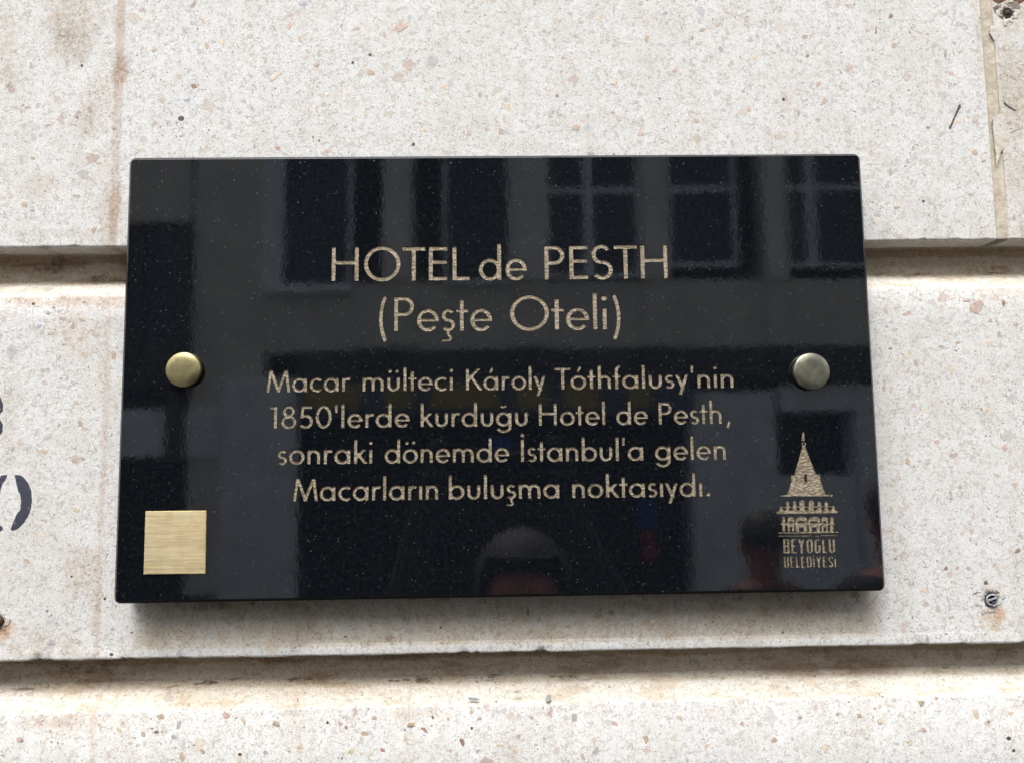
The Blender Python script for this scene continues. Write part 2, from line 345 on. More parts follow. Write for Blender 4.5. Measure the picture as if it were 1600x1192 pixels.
# ------------------------------------------------------------------ contour tools
def marching(F, xs, ys):
    H, Wd = F.shape; sg = F < 0
    cell = sg[:-1, :-1]*1 + sg[:-1, 1:]*2 + sg[1:, 1:]*4 + sg[1:, :-1]*8
    segs = {}
    def ex(j, i):   # point on horizontal edge (j, i)-(j, i+1)
        a, b = F[j, i], F[j, i+1]; k = a/(a-b); return (xs[i]+(xs[i+1]-xs[i])*k, ys[j])
    def ey(j, i):
        a, b = F[j, i], F[j+1, i]; k = a/(a-b); return (xs[i], ys[j]+(ys[j+1]-ys[j])*k)
    pts = {}
    tab = {1: [('L', 'B')], 2: [('B', 'R')], 3: [('L', 'R')], 4: [('R', 'T')], 5: [('L', 'T'), ('R', 'B')], 6: [('B', 'T')], 7: [('L', 'T')],
           8: [('T', 'L')], 9: [('T', 'B')], 10: [('T', 'R'), ('B', 'L')], 11: [('T', 'R')], 12: [('R', 'L')], 13: [('R', 'B')], 14: [('B', 'L')]}
    for j, i in zip(*np.nonzero((cell > 0) & (cell < 15))):
        j = int(j); i = int(i)
        for a, b in tab[int(cell[j, i])]:
            ks = []
            for e in (a, b):
                k = {'B': ('h', j, i), 'T': ('h', j+1, i), 'L': ('v', j, i), 'R': ('v', j, i+1)}[e]
                if k not in pts: pts[k] = ex(k[1], k[2]) if k[0] == 'h' else ey(k[1], k[2])
                ks.append(k)
            segs[ks[0]] = ks[1]
    loops = []
    while segs:
        s0, nx = next(iter(segs.items())); lp = [s0]; del segs[s0]
        while nx in segs:
            lp.append(nx); n2 = segs.pop(nx); nx = n2
        loops.append([pts[k] for k in lp])
    return loops
def simplify(lp, eps):
    P = np.array(lp); n = len(P)
    if n < 8: return [tuple(p) for p in P]
    far = int(np.argmax(((P-P[0])**2).sum(1)))
    def dp(a, b):
        if b <= a+1: return []
        A, B = P[a], P[b % n]; d = B-A; L = math.hypot(*d) or 1e-12
        q = P[a+1:b]; dist = np.abs((q[:, 0]-A[0])*d[1]-(q[:, 1]-A[1])*d[0])/L
        k = int(np.argmax(dist))
        if dist[k] < eps: return []
        k += a+1
        return dp(a, k)+[k]+dp(k, b)
    idx = [0]+dp(0, far)+[far]+dp(far, n)
    return [tuple(P[i % n]) for i in idx]
def triangulate(loops, outer=None):
    """triangles of the area enclosed (even-odd) by loops"""
    vs, es = [], []
    for lp in loops:
        k = len(vs); vs += [Vector(p) for p in lp]
        es += [(k+i, k+(i+1) % len(lp)) for i in range(len(lp))]
    r = delaunay_2d_cdt(vs, es, [], 0, 1e-9)
    cons = {tuple(sorted(e)) for e, oe in zip(r[1], r[4]) if oe if len(oe)}
    tris = [tuple(f) for f in r[2]]; adj = {}
    for k, f in enumerate(tris):
        for i in range(3): adj.setdefault(tuple(sorted((f[i], f[(i+1) % 3]))), []).append(k)
    state = [None]*len(tris); todo = []
    for e, ks in adj.items():
        if len(ks) == 1 and state[ks[0]] is None: state[ks[0]] = e in cons; todo.append(ks[0])
    while todo:
        k = todo.pop(); f = tris[k]
        for i in range(3):
            e = tuple(sorted((f[i], f[(i+1) % 3])))
            for m in adj[e]:
                if state[m] is None: state[m] = state[k] ^ (e in cons); todo.append(m)
    return [tuple(v) for v in r[0]], [t for t, q in zip(tris, state) if q]

# ------------------------------------------------------------------ lettering, drawn as even strokes
class Glyph:
    def __init__(s): s.f = []; s.cut = []
    def seg(s, x0, y0, x1, y1, w, clip=None, ext=0.0):
        L = math.hypot(x1-x0, y1-y0); dx, dy = (x1-x0)/L, (y1-y0)/L; x0 -= dx*ext; y0 -= dy*ext; L += 2*ext
        def g(X, Y):
            u = (X-x0)*dx+(Y-y0)*dy; v = -(X-x0)*dy+(Y-y0)*dx
            d = np.maximum(np.abs(v)-w/2, np.abs(u-L/2)-L/2)
            if clip: d = np.maximum(d, np.maximum(clip[0]-Y, Y-clip[1]))
            return d
        s.f.append(g); return s
    def box(s, x0, y0, x1, y1, cut=False):
        (s.cut if cut else s.f).append(lambda X, Y: np.maximum(np.abs(X-(x0+x1)/2)-(x1-x0)/2, np.abs(Y-(y0+y1)/2)-(y1-y0)/2)); return s
    def disc(s, cx, cy, r, ry=None, cut=False):
        ry = ry or r
        (s.cut if cut else s.f).append(lambda X, Y: (np.hypot((X-cx)/r, (Y-cy)/ry)-1)*min(r, ry)); return s
    def ring(s, cx, cy, rx, ry, w, a0=0, a1=360, wx=None):
        wx = wx or w
        def g(X, Y):
            o = (np.hypot((X-cx)/rx, (Y-cy)/ry)-1)*min(rx, ry)
            i = (np.hypot((X-cx)/(rx-wx), (Y-cy)/(ry-w))-1)*min(rx-wx, ry-w)
            d = np.maximum(o, -i)
            if a1-a0 < 360:
                p, q = math.radians(a0), math.radians(a1)
                h0 = (X-cx)*math.sin(p)-(Y-cy)*math.cos(p); h1 = -(X-cx)*math.sin(q)+(Y-cy)*math.cos(q)
                d = np.maximum(d, np.maximum(h0, h1) if a1-a0 <= 180 else np.minimum(h0, h1))
            return d
        s.f.append(g); return s
    def poly(s, pts, cut=False):
        P = np.array(pts, float)
        def g(X, Y):
            d = np.full(X.shape, 1e9); ins = np.zeros(X.shape, bool)
            for i in range(len(P)):
                a, b = P[i], P[(i+1) % len(P)]; e = b-a; L2 = (e**2).sum() or 1e-12
                k = np.clip(((X-a[0])*e[0]+(Y-a[1])*e[1])/L2, 0, 1)
                d = np.minimum(d, np.hypot(X-a[0]-k*e[0], Y-a[1]-k*e[1]))
                c = ((a[1] > Y) != (b[1] > Y)) & (X < (b[0]-a[0])*(Y-a[1])/((b[1]-a[1]) or 1e-12)+a[0])
                ins ^= c
            return np.where(ins, -d, d)
        (s.cut if cut else s.f).append(g); return s
    def loops(s, x0, y0, x1, y1, h, eps):
        xs = np.arange(x0, x1, h)+h*0.137; ys = np.arange(y0, y1, h)+h*0.271
        X, Y = np.meshgrid(xs, ys); F = np.full(X.shape, 1e9)
        for g in s.f: F = np.minimum(F, g(X, Y))
        for g in s.cut: F = np.maximum(F, -g(X, Y))
        F = np.where(np.abs(F) < 1e-7, 1e-7, F)
        return [l for l in (simplify(lp, eps) for lp in marching(F, xs, ys)) if len(l) > 2]

XH = 0.63
def glyph(ch, w):
    """returns (Glyph, width, left bearing, right bearing); units: cap height = 1"""
    g = Glyph(); ra = XH/2+0.02; cy = XH/2; wh = w*0.93; ASC = 1.08
    def dots(cx):
        g.disc(cx-0.15, 0.90, 0.085); g.disc(cx+0.15, 0.90, 0.085)
    def arch(x, n, left=True):          # arch of outer width n starting at x
        g.ring(x+n/2, XH+0.015-n/2, n/2, n/2, w, 0, 180 if left else 150)
        g.box(x+n-w, 0, x+n, XH+0.015-n/2)
    def cedilla(cx):
        g.seg(cx, 0.02, cx-0.015, -0.12, w*0.75); g.ring(cx-0.02, -0.195, 0.125, 0.115, w*0.68, -92, 95); g.box(cx-0.2, -0.31, cx-0.015, -0.31+w*0.68)
    s_ = .075; r_ = .035
    if ch == 'H': g.box(0, 0, w, 1).box(.8-w, 0, .8, 1).box(0, .54-w/2, .8, .54+w/2); return g, .8, .1, .1
    if ch in 'O': g.ring(.54, .5, .54, .525, w); return g, 1.08, .05, .05
    if ch == 'T': g.box(0, 1-w, .68, 1).box(.34-w/2, 0, .34+w/2, 1); return g, .68, .0, .0
    if ch == 'E': g.box(0, 0, w, 1).box(0, 0, .55, w).box(0, 1-w, .55, 1).box(0, .54-w/2, .53, .54+w/2); return g, .55, .1, .05
    if ch == 'L': g.box(0, 0, w, 1).box(0, 0, .51, w); return g, .51, .1, .02
    if ch == 'P': g.box(0, 0, w, 1).box(0, 1-w, .3, 1).box(0, .43, .3, .43+w).ring(.3, .715, .29, .285, w, -90, 90); return g, .59, .1, .04
    if ch == 'S':
        q = (1.05+w)/4
        g.ring(.31, 1.025-q, .29, q, w, 32, 270).ring(.33, -.025+q, .31, q, w, -150, 90); return g, .64, .04, .04
    if ch == 'M':
        g.seg(w*.55, 0, .2, 1, w, (0, 1), .1).seg(.2, 1, .545, .06, w, (.0, 1), .1).seg(.545, .06, .89, 1, w, (.0, 1), .1).seg(.89, 1, 1.09-w*.55, 0, w, (0, 1), .1); return g, 1.09, .03, .03
    if ch == 'K': g.box(0, 0, w, 1).seg(w*.8, .47, .60, 1.0, w, (0, 1), .12).seg(.24, .62, .68, 0, w, (0, 1), .1); return g, .74, .1, 0
    if ch == 'İ': g.box(0, 0, w, 1).disc(w/2, 1.18, .09); return g, w, .1, .1
    if ch == '1': g.box(.17, 0, .17+w, 1).box(0, .86, .2, .86+w*.9); return g, .17+w, .1, .12
    if ch == '8': g.ring(.32, .765, .255, .255, w*.9).ring(.32, .285, .32, .305, w*.95); return g, .64, .05, .05
    if ch == '5':
        g.box(.14, 1-w, .56, 1).seg(.19, 1, .12, .48, w*.9, (0.46, 1), .02).ring(.29, .305, .325, .325, w, -145, 128); return g, .615, .05, .05
    if ch == '0': g.ring(.34, .5, .34, .52, w); return g, .68, .05, .05
    if ch == "'": g.poly([(0, 1.05), (w, 1.05), (w*.85, .68), (w*.15, .68)]); return g, w, .07, .07
    if ch == ',': g.seg(.15, .12, .045, -.2, w*.9); return g, .22, .12, .03
    if ch == '.': g.disc(.09, .085, .092); return g, .18, .09, .05
    if ch == '(' or ch == ')':
        g.ring(1.62, .36, 1.62, 1.62, w*.95, 180-24.5, 180+24.5)
        if ch == ')':
            g2 = Glyph(); f = g.f[0]; g2.f.append(lambda X, Y: f(.28-X, Y)); g = g2
        return g, .28, .04, .04
    if ch in 'oöó':
        g.ring(ra, cy, ra, ra, w)
        if ch == 'ö': dots(ra)
        if ch == 'ó': g.seg(ra-.03, .78, ra+.1, 1.03, w*.8)
        return g, 2*ra, r_, r_
    if ch in 'adáğgb':
        if ch == 'b': g.ring(ra, cy, ra, ra, w).box(0, 0, w, ASC); return g, 2*ra, s_, r_
        g.ring(ra, cy, ra, ra, w); top = ASC if ch == 'd' else XH; x1 = 2*ra+.012
        if ch in 'ğg':
            g.box(x1-w, -.02, x1, XH).ring(x1/2, -.02, x1/2, .285, w*.95, 196, 360, w)
            if ch == 'ğ': g.ring(ra, .97, .17, .17, w*.75, 200, 340)
        else: g.box(x1-w, 0, x1, top)
        if ch == 'á': g.seg(ra-.03, .78, ra+.1, 1.03, w*.8)
        return g, x1, r_, s_
    if ch == 'c': g.ring(ra, cy, ra, ra, w, 46, 314); return g, 1.72*ra, r_, .02
    if ch == 'e':
        g.ring(ra, cy, ra*.97, ra, w, 0, 322).box(w*.6, cy-wh*.42, 2*ra*.985-.003, cy+wh*.42); return g, 2*ra*.98, r_, r_
    if ch in 'nmhru':
        if ch == 'n': g.box(0, 0, w, XH); arch(0, .54); return g, .54, s_, s_
        if ch == 'h': g.box(0, 0, w, ASC); arch(0, .54); return g, .54, s_, s_
        if ch == 'm': g.box(0, 0, w, XH); arch(0, .53); arch(.53-w, .53); return g, 1.06-w, s_, s_
        if ch == 'r': g.box(0, 0, w, XH).ring(.27, XH+.015-.27, .27, .27, w, 62, 180); return g, .40, s_, .0
    if ch in 'uü':
        n = .55; g.ring(n/2, n/2-.015, n/2, n/2, w, 180, 360).box(0, n/2-.015, w, XH).box(n-w, n/2-.015, n, XH)
        if ch == 'ü': dots(n/2)
        return g, n, s_, s_
    if ch == 'l': g.box(0, 0, w, ASC); return g, w, s_, s_
    if ch == 'i': g.box(0, 0, w, XH).disc(w/2, .915, .085); return g, w, s_, s_
    if ch == 'ı': g.box(0, 0, w, XH); return g, w, s_, s_
    if ch == 't': g.box(.11, 0, .11+w, .90).box(0, XH-w*.85, .36, XH); return g, .36, .0, .01
    if ch == 'f': g.box(.10, 0, .10+w, .88).ring(.30, .87, .20, .215, w, 80, 180).box(0, XH-w*.85, .34, XH); return g, .36, .0, .0
    if ch == 'k': g.box(0, 0, w, ASC).seg(w*.7, .27, .44, XH, w, (0, XH), .12).seg(.20, .40, .50, 0, w, (0, XH), .1); return g, .56, s_, 0
    if ch == 'y': g.seg(.55-w*.5, XH, .20, -.29, w, (-.29, XH), .1).seg(w*.5, XH, .31, .03, w, (-.05, XH), .1); return g, .58, .0, .0
    if ch in 'sş':
        q = (XH+.03+w*.9)/4
        g.ring(.215, XH+.015-q, .195, q, w*.9, 28, 270).ring(.215, -.015+q, .205, q, w*.9, -152, 90)
        if ch == 'ş': cedilla(.22)
        return g, .42, .03, .03
    raise KeyError(ch)

letters = []      # (loops in plaque coords) for the slab's cut-outs
DEPTH, PAINT_UP = 0.0008, 0.0003
plaque = thing('memorial_plaque', 'polished black granite plaque with gold engraved Turkish lettering fixed to the pale stone wall', 'plaque', tuple(W3(0, 0, 0)))
cache = {}
def glyph_mesh(ch, w, name='letter', maker=None):
    key = (name, ch, round(w, 3))
    if key in cache: return cache[key]
    g, wd, lb, rb = (maker or glyph)(ch, w)
    loops = g.loops(-.25, -.45, wd+.3, 1.4, 0.0125, 0.0028)
    cache[key] = (loops, wd, lb, rb); return cache[key]
def prism(name, loops, mat, parent, front, depth):
    """flat fronted prism, loops in plaque (x, y); front = N of its face"""
    vs, fs = triangulate(loops)
    V = [W3(x, y, front)-plaque.location for x, y in vs]; F = []
    for f in fs:
        a, b, c = (V[k] for k in f[:3]); F.append(f if (b-a).cross(c-a).y < 0 else f[::-1])
    for lp in loops:
        k = len(V); n = len(lp)
        V += [W3(x, y, front)-plaque.location for x, y in lp]+[W3(x, y, front-depth)-plaque.location for x, y in lp]
        F += [(k+i, k+(i+1) % n, k+n+(i+1) % n, k+n+i) for i in range(n)]
    return mesh_obj(name, V, F, mat, parent)
def word(text, L, Rr, bl, br, cap, w, maker=None, kern=0.0):
    """L, Rr: pixel x of the word's ends; bl, br: pixel y of its baseline at both ends; cap: cap height (m)"""
    a = Vector(plane(L, bl)); b = Vector(plane(Rr, br)); d = (b-a); ln = d.length; d.normalize(); up = Vector((-d.y, d.x))
    gs = [glyph_mesh(c, w, maker=maker) for c in text]
    pos = []; x = 0
    for k, g in enumerate(gs):
        if k: x += (gs[k-1][3]+g[2]) + kern
        if text[k-1:k+1] == 'Tó': x -= .06
        pos.append(x); x += g[1]
    sx = ln/(x*cap)
    for c, g, x0 in zip(text, gs, pos):
        lps = [[tuple(a+d*((x0+px)*cap*sx)+up*(py*cap)) for px, py in lp] for lp in g[0]]
        letters.extend(lps); prism('letter', lps, M_GOLD, plaque, -DEPTH+PAINT_UP, PAINT_UP+0.0004)
def capm(u, v0, v1): return plane(u, v0)[1]-plane(u, v1)[1]
c1 = capm(780, 385, 438); c2 = capm(780, 462.3, 516); c3 = capm(780, 575.5, 610); w1, w2, w3 = .122, .116, .136
word('HOTEL', 517.5, 733.8, 439.3, 438.2, c1, w1); word('de', 748, 823, 438, 437.5, c1, w1); word('PESTH', 851, 1044, 437, 435, c1, w1)
word('(', 592, 606.5, 517.8, 517.6, c2, w2); word('Peşte', 615.5, 768.7, 517.5, 516.5, c2, w2); word('Oteli', 797, 948.5, 516, 514.7, c2, w2); word(')', 955.5, 970, 514.7, 514.6, c2, w2)
word('Macar', 415.5, 548, 612.6, 611.4, c3, w3); word('mülteci', 566, 707.5, 611.2, 609.8, c3, w3); word('Károly', 728, 853.5, 609.6, 608.4, c3, w3); word("Tóthfalusy'nin", 866.7, 1146.5, 608.3, 605.6, c3, w3)
word("1850'lerde", 421, 640, 669.2, 666.8, c3, w3); word('kurduğu', 657, 824.5, 666.6, 664.8, c3, w3); word('Hotel', 842, 945.8, 664.6, 663.4, c3, w3); word('de', 963, 1012.5, 663.3, 662.8, c3, w3); word('Pesth,', 1029.5, 1142.5, 662.6, 661.2, c3, w3)
word('sonraki', 432.5, 581.5, 725.3, 723.6, c3, w3); word('dönemde', 600.7, 795.7, 723.3, 721.1, c3, w3); word("İstanbul'a", 814, 1005.5, 720.9, 718.9, c3, w3); word('gelen', 1023.7, 1134.8, 718.7, 717.4, c3, w3)
word('Macarların', 457, 684.5, 782.5, 779.9, c3, w3); word('buluşma', 701, 874, 779.7, 777.7, c3, w3); word('noktasıydı.', 894, 1110.5, 777.5, 774.8, c3, w3)

# narrow block capitals under the tower emblem
def block(ch, w):
    g = Glyph(); wd = .42; s = w
    if ch == 'B': g.box(0, 0, s, 1).box(0, 0, .3, s*.8).box(0, 1-s*.8, .3, 1).box(0, .5-s*.35, .3, .5+s*.35).box(wd-s, .08, wd, .44).box(wd-s, .56, wd, .92).ring(.28, .14, .14, .14, s*.8, -90, 0).ring(.28, .86, .14, .14, s*.8, 0, 90).box(.25, .42, .38, .58)
    elif ch == 'E': g.box(0, 0, s, 1).box(0, 0, .36, s*.85).box(0, 1-s*.85, .36, 1).box(0, .5-s*.4, .33, .5+s*.4); wd = .36
    elif ch == 'Y': g.seg(.08, 1, .23, .48, s, (0, 1), .1).seg(.38, 1, .23, .48, s, (0, 1), .1).box(.23-s/2, 0, .23+s/2, .52); wd = .46
    elif ch in 'OÖ': g.ring(.21, .2, .21, .2, s*.85, 180, 360, s).ring(.21, .8, .21, .2, s*.85, 0, 180, s).box(0, .2, s, .8).box(.42-s, .2, .42, .8)
    elif ch == 'Ğ': g.ring(.21, .2, .21, .2, s*.85, 180, 360, s).ring(.21, .8, .21, .2, s*.85, 20, 180, s).box(0, .2, s, .8).box(.42-s, .2, .42, .5).box(.22, .45, .42, .58).box(.08, 1.12, .34, 1.22)
    elif ch == 'L': g.box(0, 0, s, 1).box(0, 0, .33, s*.85); wd = .33
    elif ch == 'U': g.ring(.21, .2, .21, .2, s*.85, 180, 360, s).box(0, .2, s, 1).box(.42-s, .2, .42, 1)
    elif ch == 'D': g.box(0, 0, s, 1).box(0, 0, .22, s*.85).box(0, 1-s*.85, .22, 1).ring(.22, .2, .2, .2, s*.85, -90, 0, s).ring(.22, .8, .2, .2, s*.85, 0, 90, s).box(.42-s, .2, .42, .8)
    elif ch == 'İ': g.box(0, 0, s, .84).box(0, .92, s, 1.08); wd = s
    elif ch == 'S':
        g.ring(.2, .76, .2, .24, s*.8, 0, 250, s).ring(.2, .24, .2, .24, s*.8, -180, 70, s).seg(.06, .66, .34, .34, s*.9); wd = .4
    return g, wd, .045, .045
def lpx(X, Y): return 1180+X/3.727, 640+Y/3.725
def bword(text, x0, x1, yb, yt, w):
    (L, b), (Rr, b2) = lpx(x0, yb), lpx(x1, yb-2); t = lpx(x0, yt)[1]
    global cache; saved = cache; cache = {}
    word(text, L, Rr, b, b2, capm(L, t, b), w, block); cache = saved
bword('BEYOĞLU', 165, 468, 834, 748, .155); bword('BELEDİYESİ', 169, 474, 917, 850, .15)

# ------------------------------------------------------------------ tower emblem
emblem_parts = []
def emblem(name, g, box_):
    lps = g.loops(*box_, 1.6, 0.35)
    lps = [[plane(*lpx(x, -y)) for x, y in lp] for lp in lps]
    lps = [l for l in lps if len(l) > 3]
    letters.extend(lps); return prism(name, lps, M_GOLD, plaque, -DEPTH+PAINT_UP, PAINT_UP+0.0004)
def bx(g, x0, y0, x1, y1, cut=False): g.box(x0, -y1, x1, -y0, cut)
def py(*p): return [(x, -y) for x, y in p]
g = Glyph(); g.poly(py((275, 125), (285, 125), (291, 180), (270, 180))); g.ring(283.5, -197, 13.5, 13.5, 8); g.poly(py((276, 206), (292, 206), (300, 235), (268, 235)))
g.poly(py((272, 222), (296, 222), (354, 370), (380, 372), (381, 412), (413, 489), (453, 489), (453, 502), (145, 503), (145, 494), (188, 489), (211, 412), (207, 376), (228, 374)))
bx(g, 286, 374, 302, 415, True)
emblem('emblem_spire', g, (110, -520, 500, -110))
g = Glyph(); g.poly(py((130, 586), (480, 582), (487, 590), (478, 600), (132, 605), (123, 598)))
bx(g, 140, 572, 468, 592)
for x, hw, t in ((190, 9, 528), (230, 10, 526), (273, 16, 520), (328, 16, 520), (375, 11, 528), (415, 10, 526)):
    bx(g, x-hw, t+hw*.8, x+hw, 585); g.disc(x, -(t+hw*.8), hw, hw*.8)
for x, hw, t in ((151, 7, 558), (456, 7, 554)): bx(g, x-hw, t, x+hw, 590)
g.seg(145, -565, 465, -561, 9)
for x in (170, 210, 251, 300, 351, 395, 437): g.disc(x, -576, 9, 5.5, True)
emblem('emblem_balcony', g, (110, -615, 500, -505))
g = Glyph()
for x, hw in ((167, 9), (209, 20), (270, 35), (345, 35), (406, 19), (447, 11)):
    bx(g, x-hw, 622+hw*.45, x+hw, 706); g.disc(x, -(622+hw*.45), hw, hw*.45+6)
g.poly(py((138, 664), (160, 655), (455, 655), (478, 662), (455, 670), (160, 670)))
g.seg(135, -714, 487, -709, 10)
for x in (182, 232, 308, 383, 431): bx(g, x-4, 674, x+4, 706, True)
for x, hw in ((209, 6), (270, 13), (345, 13), (406, 6)): bx(g, x-hw, 682, x+hw, 704, True)
for x, hw in ((209, 11), (270, 24), (345, 24), (406, 10)):
    g.disc(x, -650, hw, 4, True)
emblem('emblem_arcade', g, (110, -722, 500, -606))
g = Glyph(); g.seg(135, -731, 330, -730, 9); g.seg(382, -729, 487, -728, 9)
emblem('emblem_bar', g, (110, -742, 500, -718))

# ------------------------------------------------------------------ granite slab: front face with the letters cut through it
def rrect(w_, h_, r, n=6):
    pts = []
    for cx, cy, a in ((w_/2-r, h_/2-r, 0), (-w_/2+r, h_/2-r, 90), (-w_/2+r, -h_/2+r, 180), (w_/2-r, -h_/2+r, 270)):
        pts += [(cx+r*math.cos(R(a+90*k/n)), cy+r*math.sin(R(a+90*k/n))) for k in range(n+1)]
    return pts
CH = 0.0021; TH = 0.020
PW0, PH0 = PW, PH
def slab():
    V, F, sm = [], [], []
    PW, PH = PW0*1.0042, PH0*1.0042
    front = rrect(PW-2*CH, PH-2*CH, 0.0022)
    vs, fs = triangulate([front]+letters)
    V = [W3(x, y, 0)-plaque.location for x, y in vs]
    for f in fs:
        a, b, c = (V[k] for k in f[:3]); F.append(f if (b-a).cross(c-a).y < 0 else f[::-1]); sm.append(False)
    for lp in letters:
        k = len(V); n = len(lp)
        V += [W3(x, y, 0)-plaque.location for x, y in lp]+[W3(x, y, -DEPTH)-plaque.location for x, y in lp]
        F += [(k+i, k+(i+1) % n, k+n+(i+1) % n, k+n+i) for i in range(n)]; sm += [False]*n
    rings = []
    for off, n_ in ((0, 0), (CH*.07, -CH*.02), (CH*.12, -CH*.06), (CH*.50, -CH*.42), (CH*.90, -CH*.84), (CH, -CH)):
        rings.append((rrect(PW-2*CH+2*off, PH-2*CH+2*off, 0.0022+off), n_))
    rings.append((rings[-1][0], -TH+0.0008)); rings.append((rrect(PW-0.0016, PH-0.0016, 0.0036), -TH))
    base = len(V); n = len(front)
    for pts, nn in rings: V += [W3(x, y, nn)-plaque.location for x, y in pts]
    for j in range(len(rings)-1):
        for i in range(n):
            a, b = base+j*n+i, base+j*n+(i+1) % n; F.append((a, a+n, b+n, b)); sm.append(True)
    F.append(tuple(base+(len(rings)-1)*n+i for i in range(n))); sm.append(False)
    o = mesh_obj('granite_slab', V, F, M_GRAN, plaque)
    o.data.polygons.foreach_set('use_smooth', sm)
    o.data.materials.append(M_EDGE); o.data.materials.append(M_SAWN)
    for p in o.data.polygons:
        if sm[p.index] and p.normal.y > -.98: p.material_index = 2 if p.normal.z < -.35 else 1
slab()
# domed screw caps
def lathe(bm, prof, seg=64):
    rows = []
    for r, z in prof:
        rows.append([bm.verts.new((r*math.cos(2*math.pi*k/seg), -z, r*math.sin(2*math.pi*k/seg))) for k in range(seg)] if r > 1e-6 else [bm.verts.new((0, -z, 0))])
    for a, b in zip(rows, rows[1:]):
        for k in range(seg):
            q = [a[k % len(a)], a[(k+1) % len(a)], b[(k+1) % len(b)], b[k % len(b)]]; q = list(dict.fromkeys(q))
            if len(q) > 2: bm.faces.new(q)
for (u, v, rpx, mat, lab) in ((285.5, 577.5, 27.6, M_CAP, 'yellowish tarnished brass screw cap'), (1269, 580, 29.3, M_CAP2, 'grey tarnished screw cap with bright rim')):
    x, y = plane(u, v, 0.005); r = rpx/FPX*(CAM[2]-0.005)
    bm = bmesh.new()
    lathe(bm, [(r*.93, 0.0001), (r*.95, .0015), (r, .0020), (r, .0034), (r*.985, .0043), (r*.95, .0049), (r*.90, .0052), (r*.6, .0057), (r*.3, .0059), (0, .0060)])
    o = bm_obj('screw_cap', bm, mat, plaque, True); o.location = W3(x, y, 0)-plaque.location; o['label'] = lab
    bm = bmesh.new(); lathe(bm, [(r*.40, -.0005), (r*.40, .0006), (r*.99, .0008), (r*.99, .0013), (0, .0013)])
    o = bm_obj('washer', bm, M_HOLE, plaque, False); o.location = W3(x, y, 0)-plaque.location
# small blank gold plate
q = [plane(*p) for p in ((228, 798), (323, 797), (321.5, 895.5), (225, 896.5))]
bm = bmesh.new()
f = bm.faces.new([bm.verts.new(W3(x, y, 0.0002)-plaque.location) for x, y in q])
ex = bmesh.ops.extrude_face_region(bm, geom=[f]); bmesh.ops.translate(bm, verts=[v for v in ex['geom'] if isinstance(v, bmesh.types.BMVert)], vec=(0, -0.0007, 0))
bmesh.ops.bevel(bm, geom=[e for e in bm.edges if all(v.co.y < -0.0005 for v in e.verts)], offset=0.0003, segments=2, affect='EDGES')
o = bm_obj('gold_plate', bm, M_PLATE, plaque); o['label'] = 'small square brushed gold metal plate'

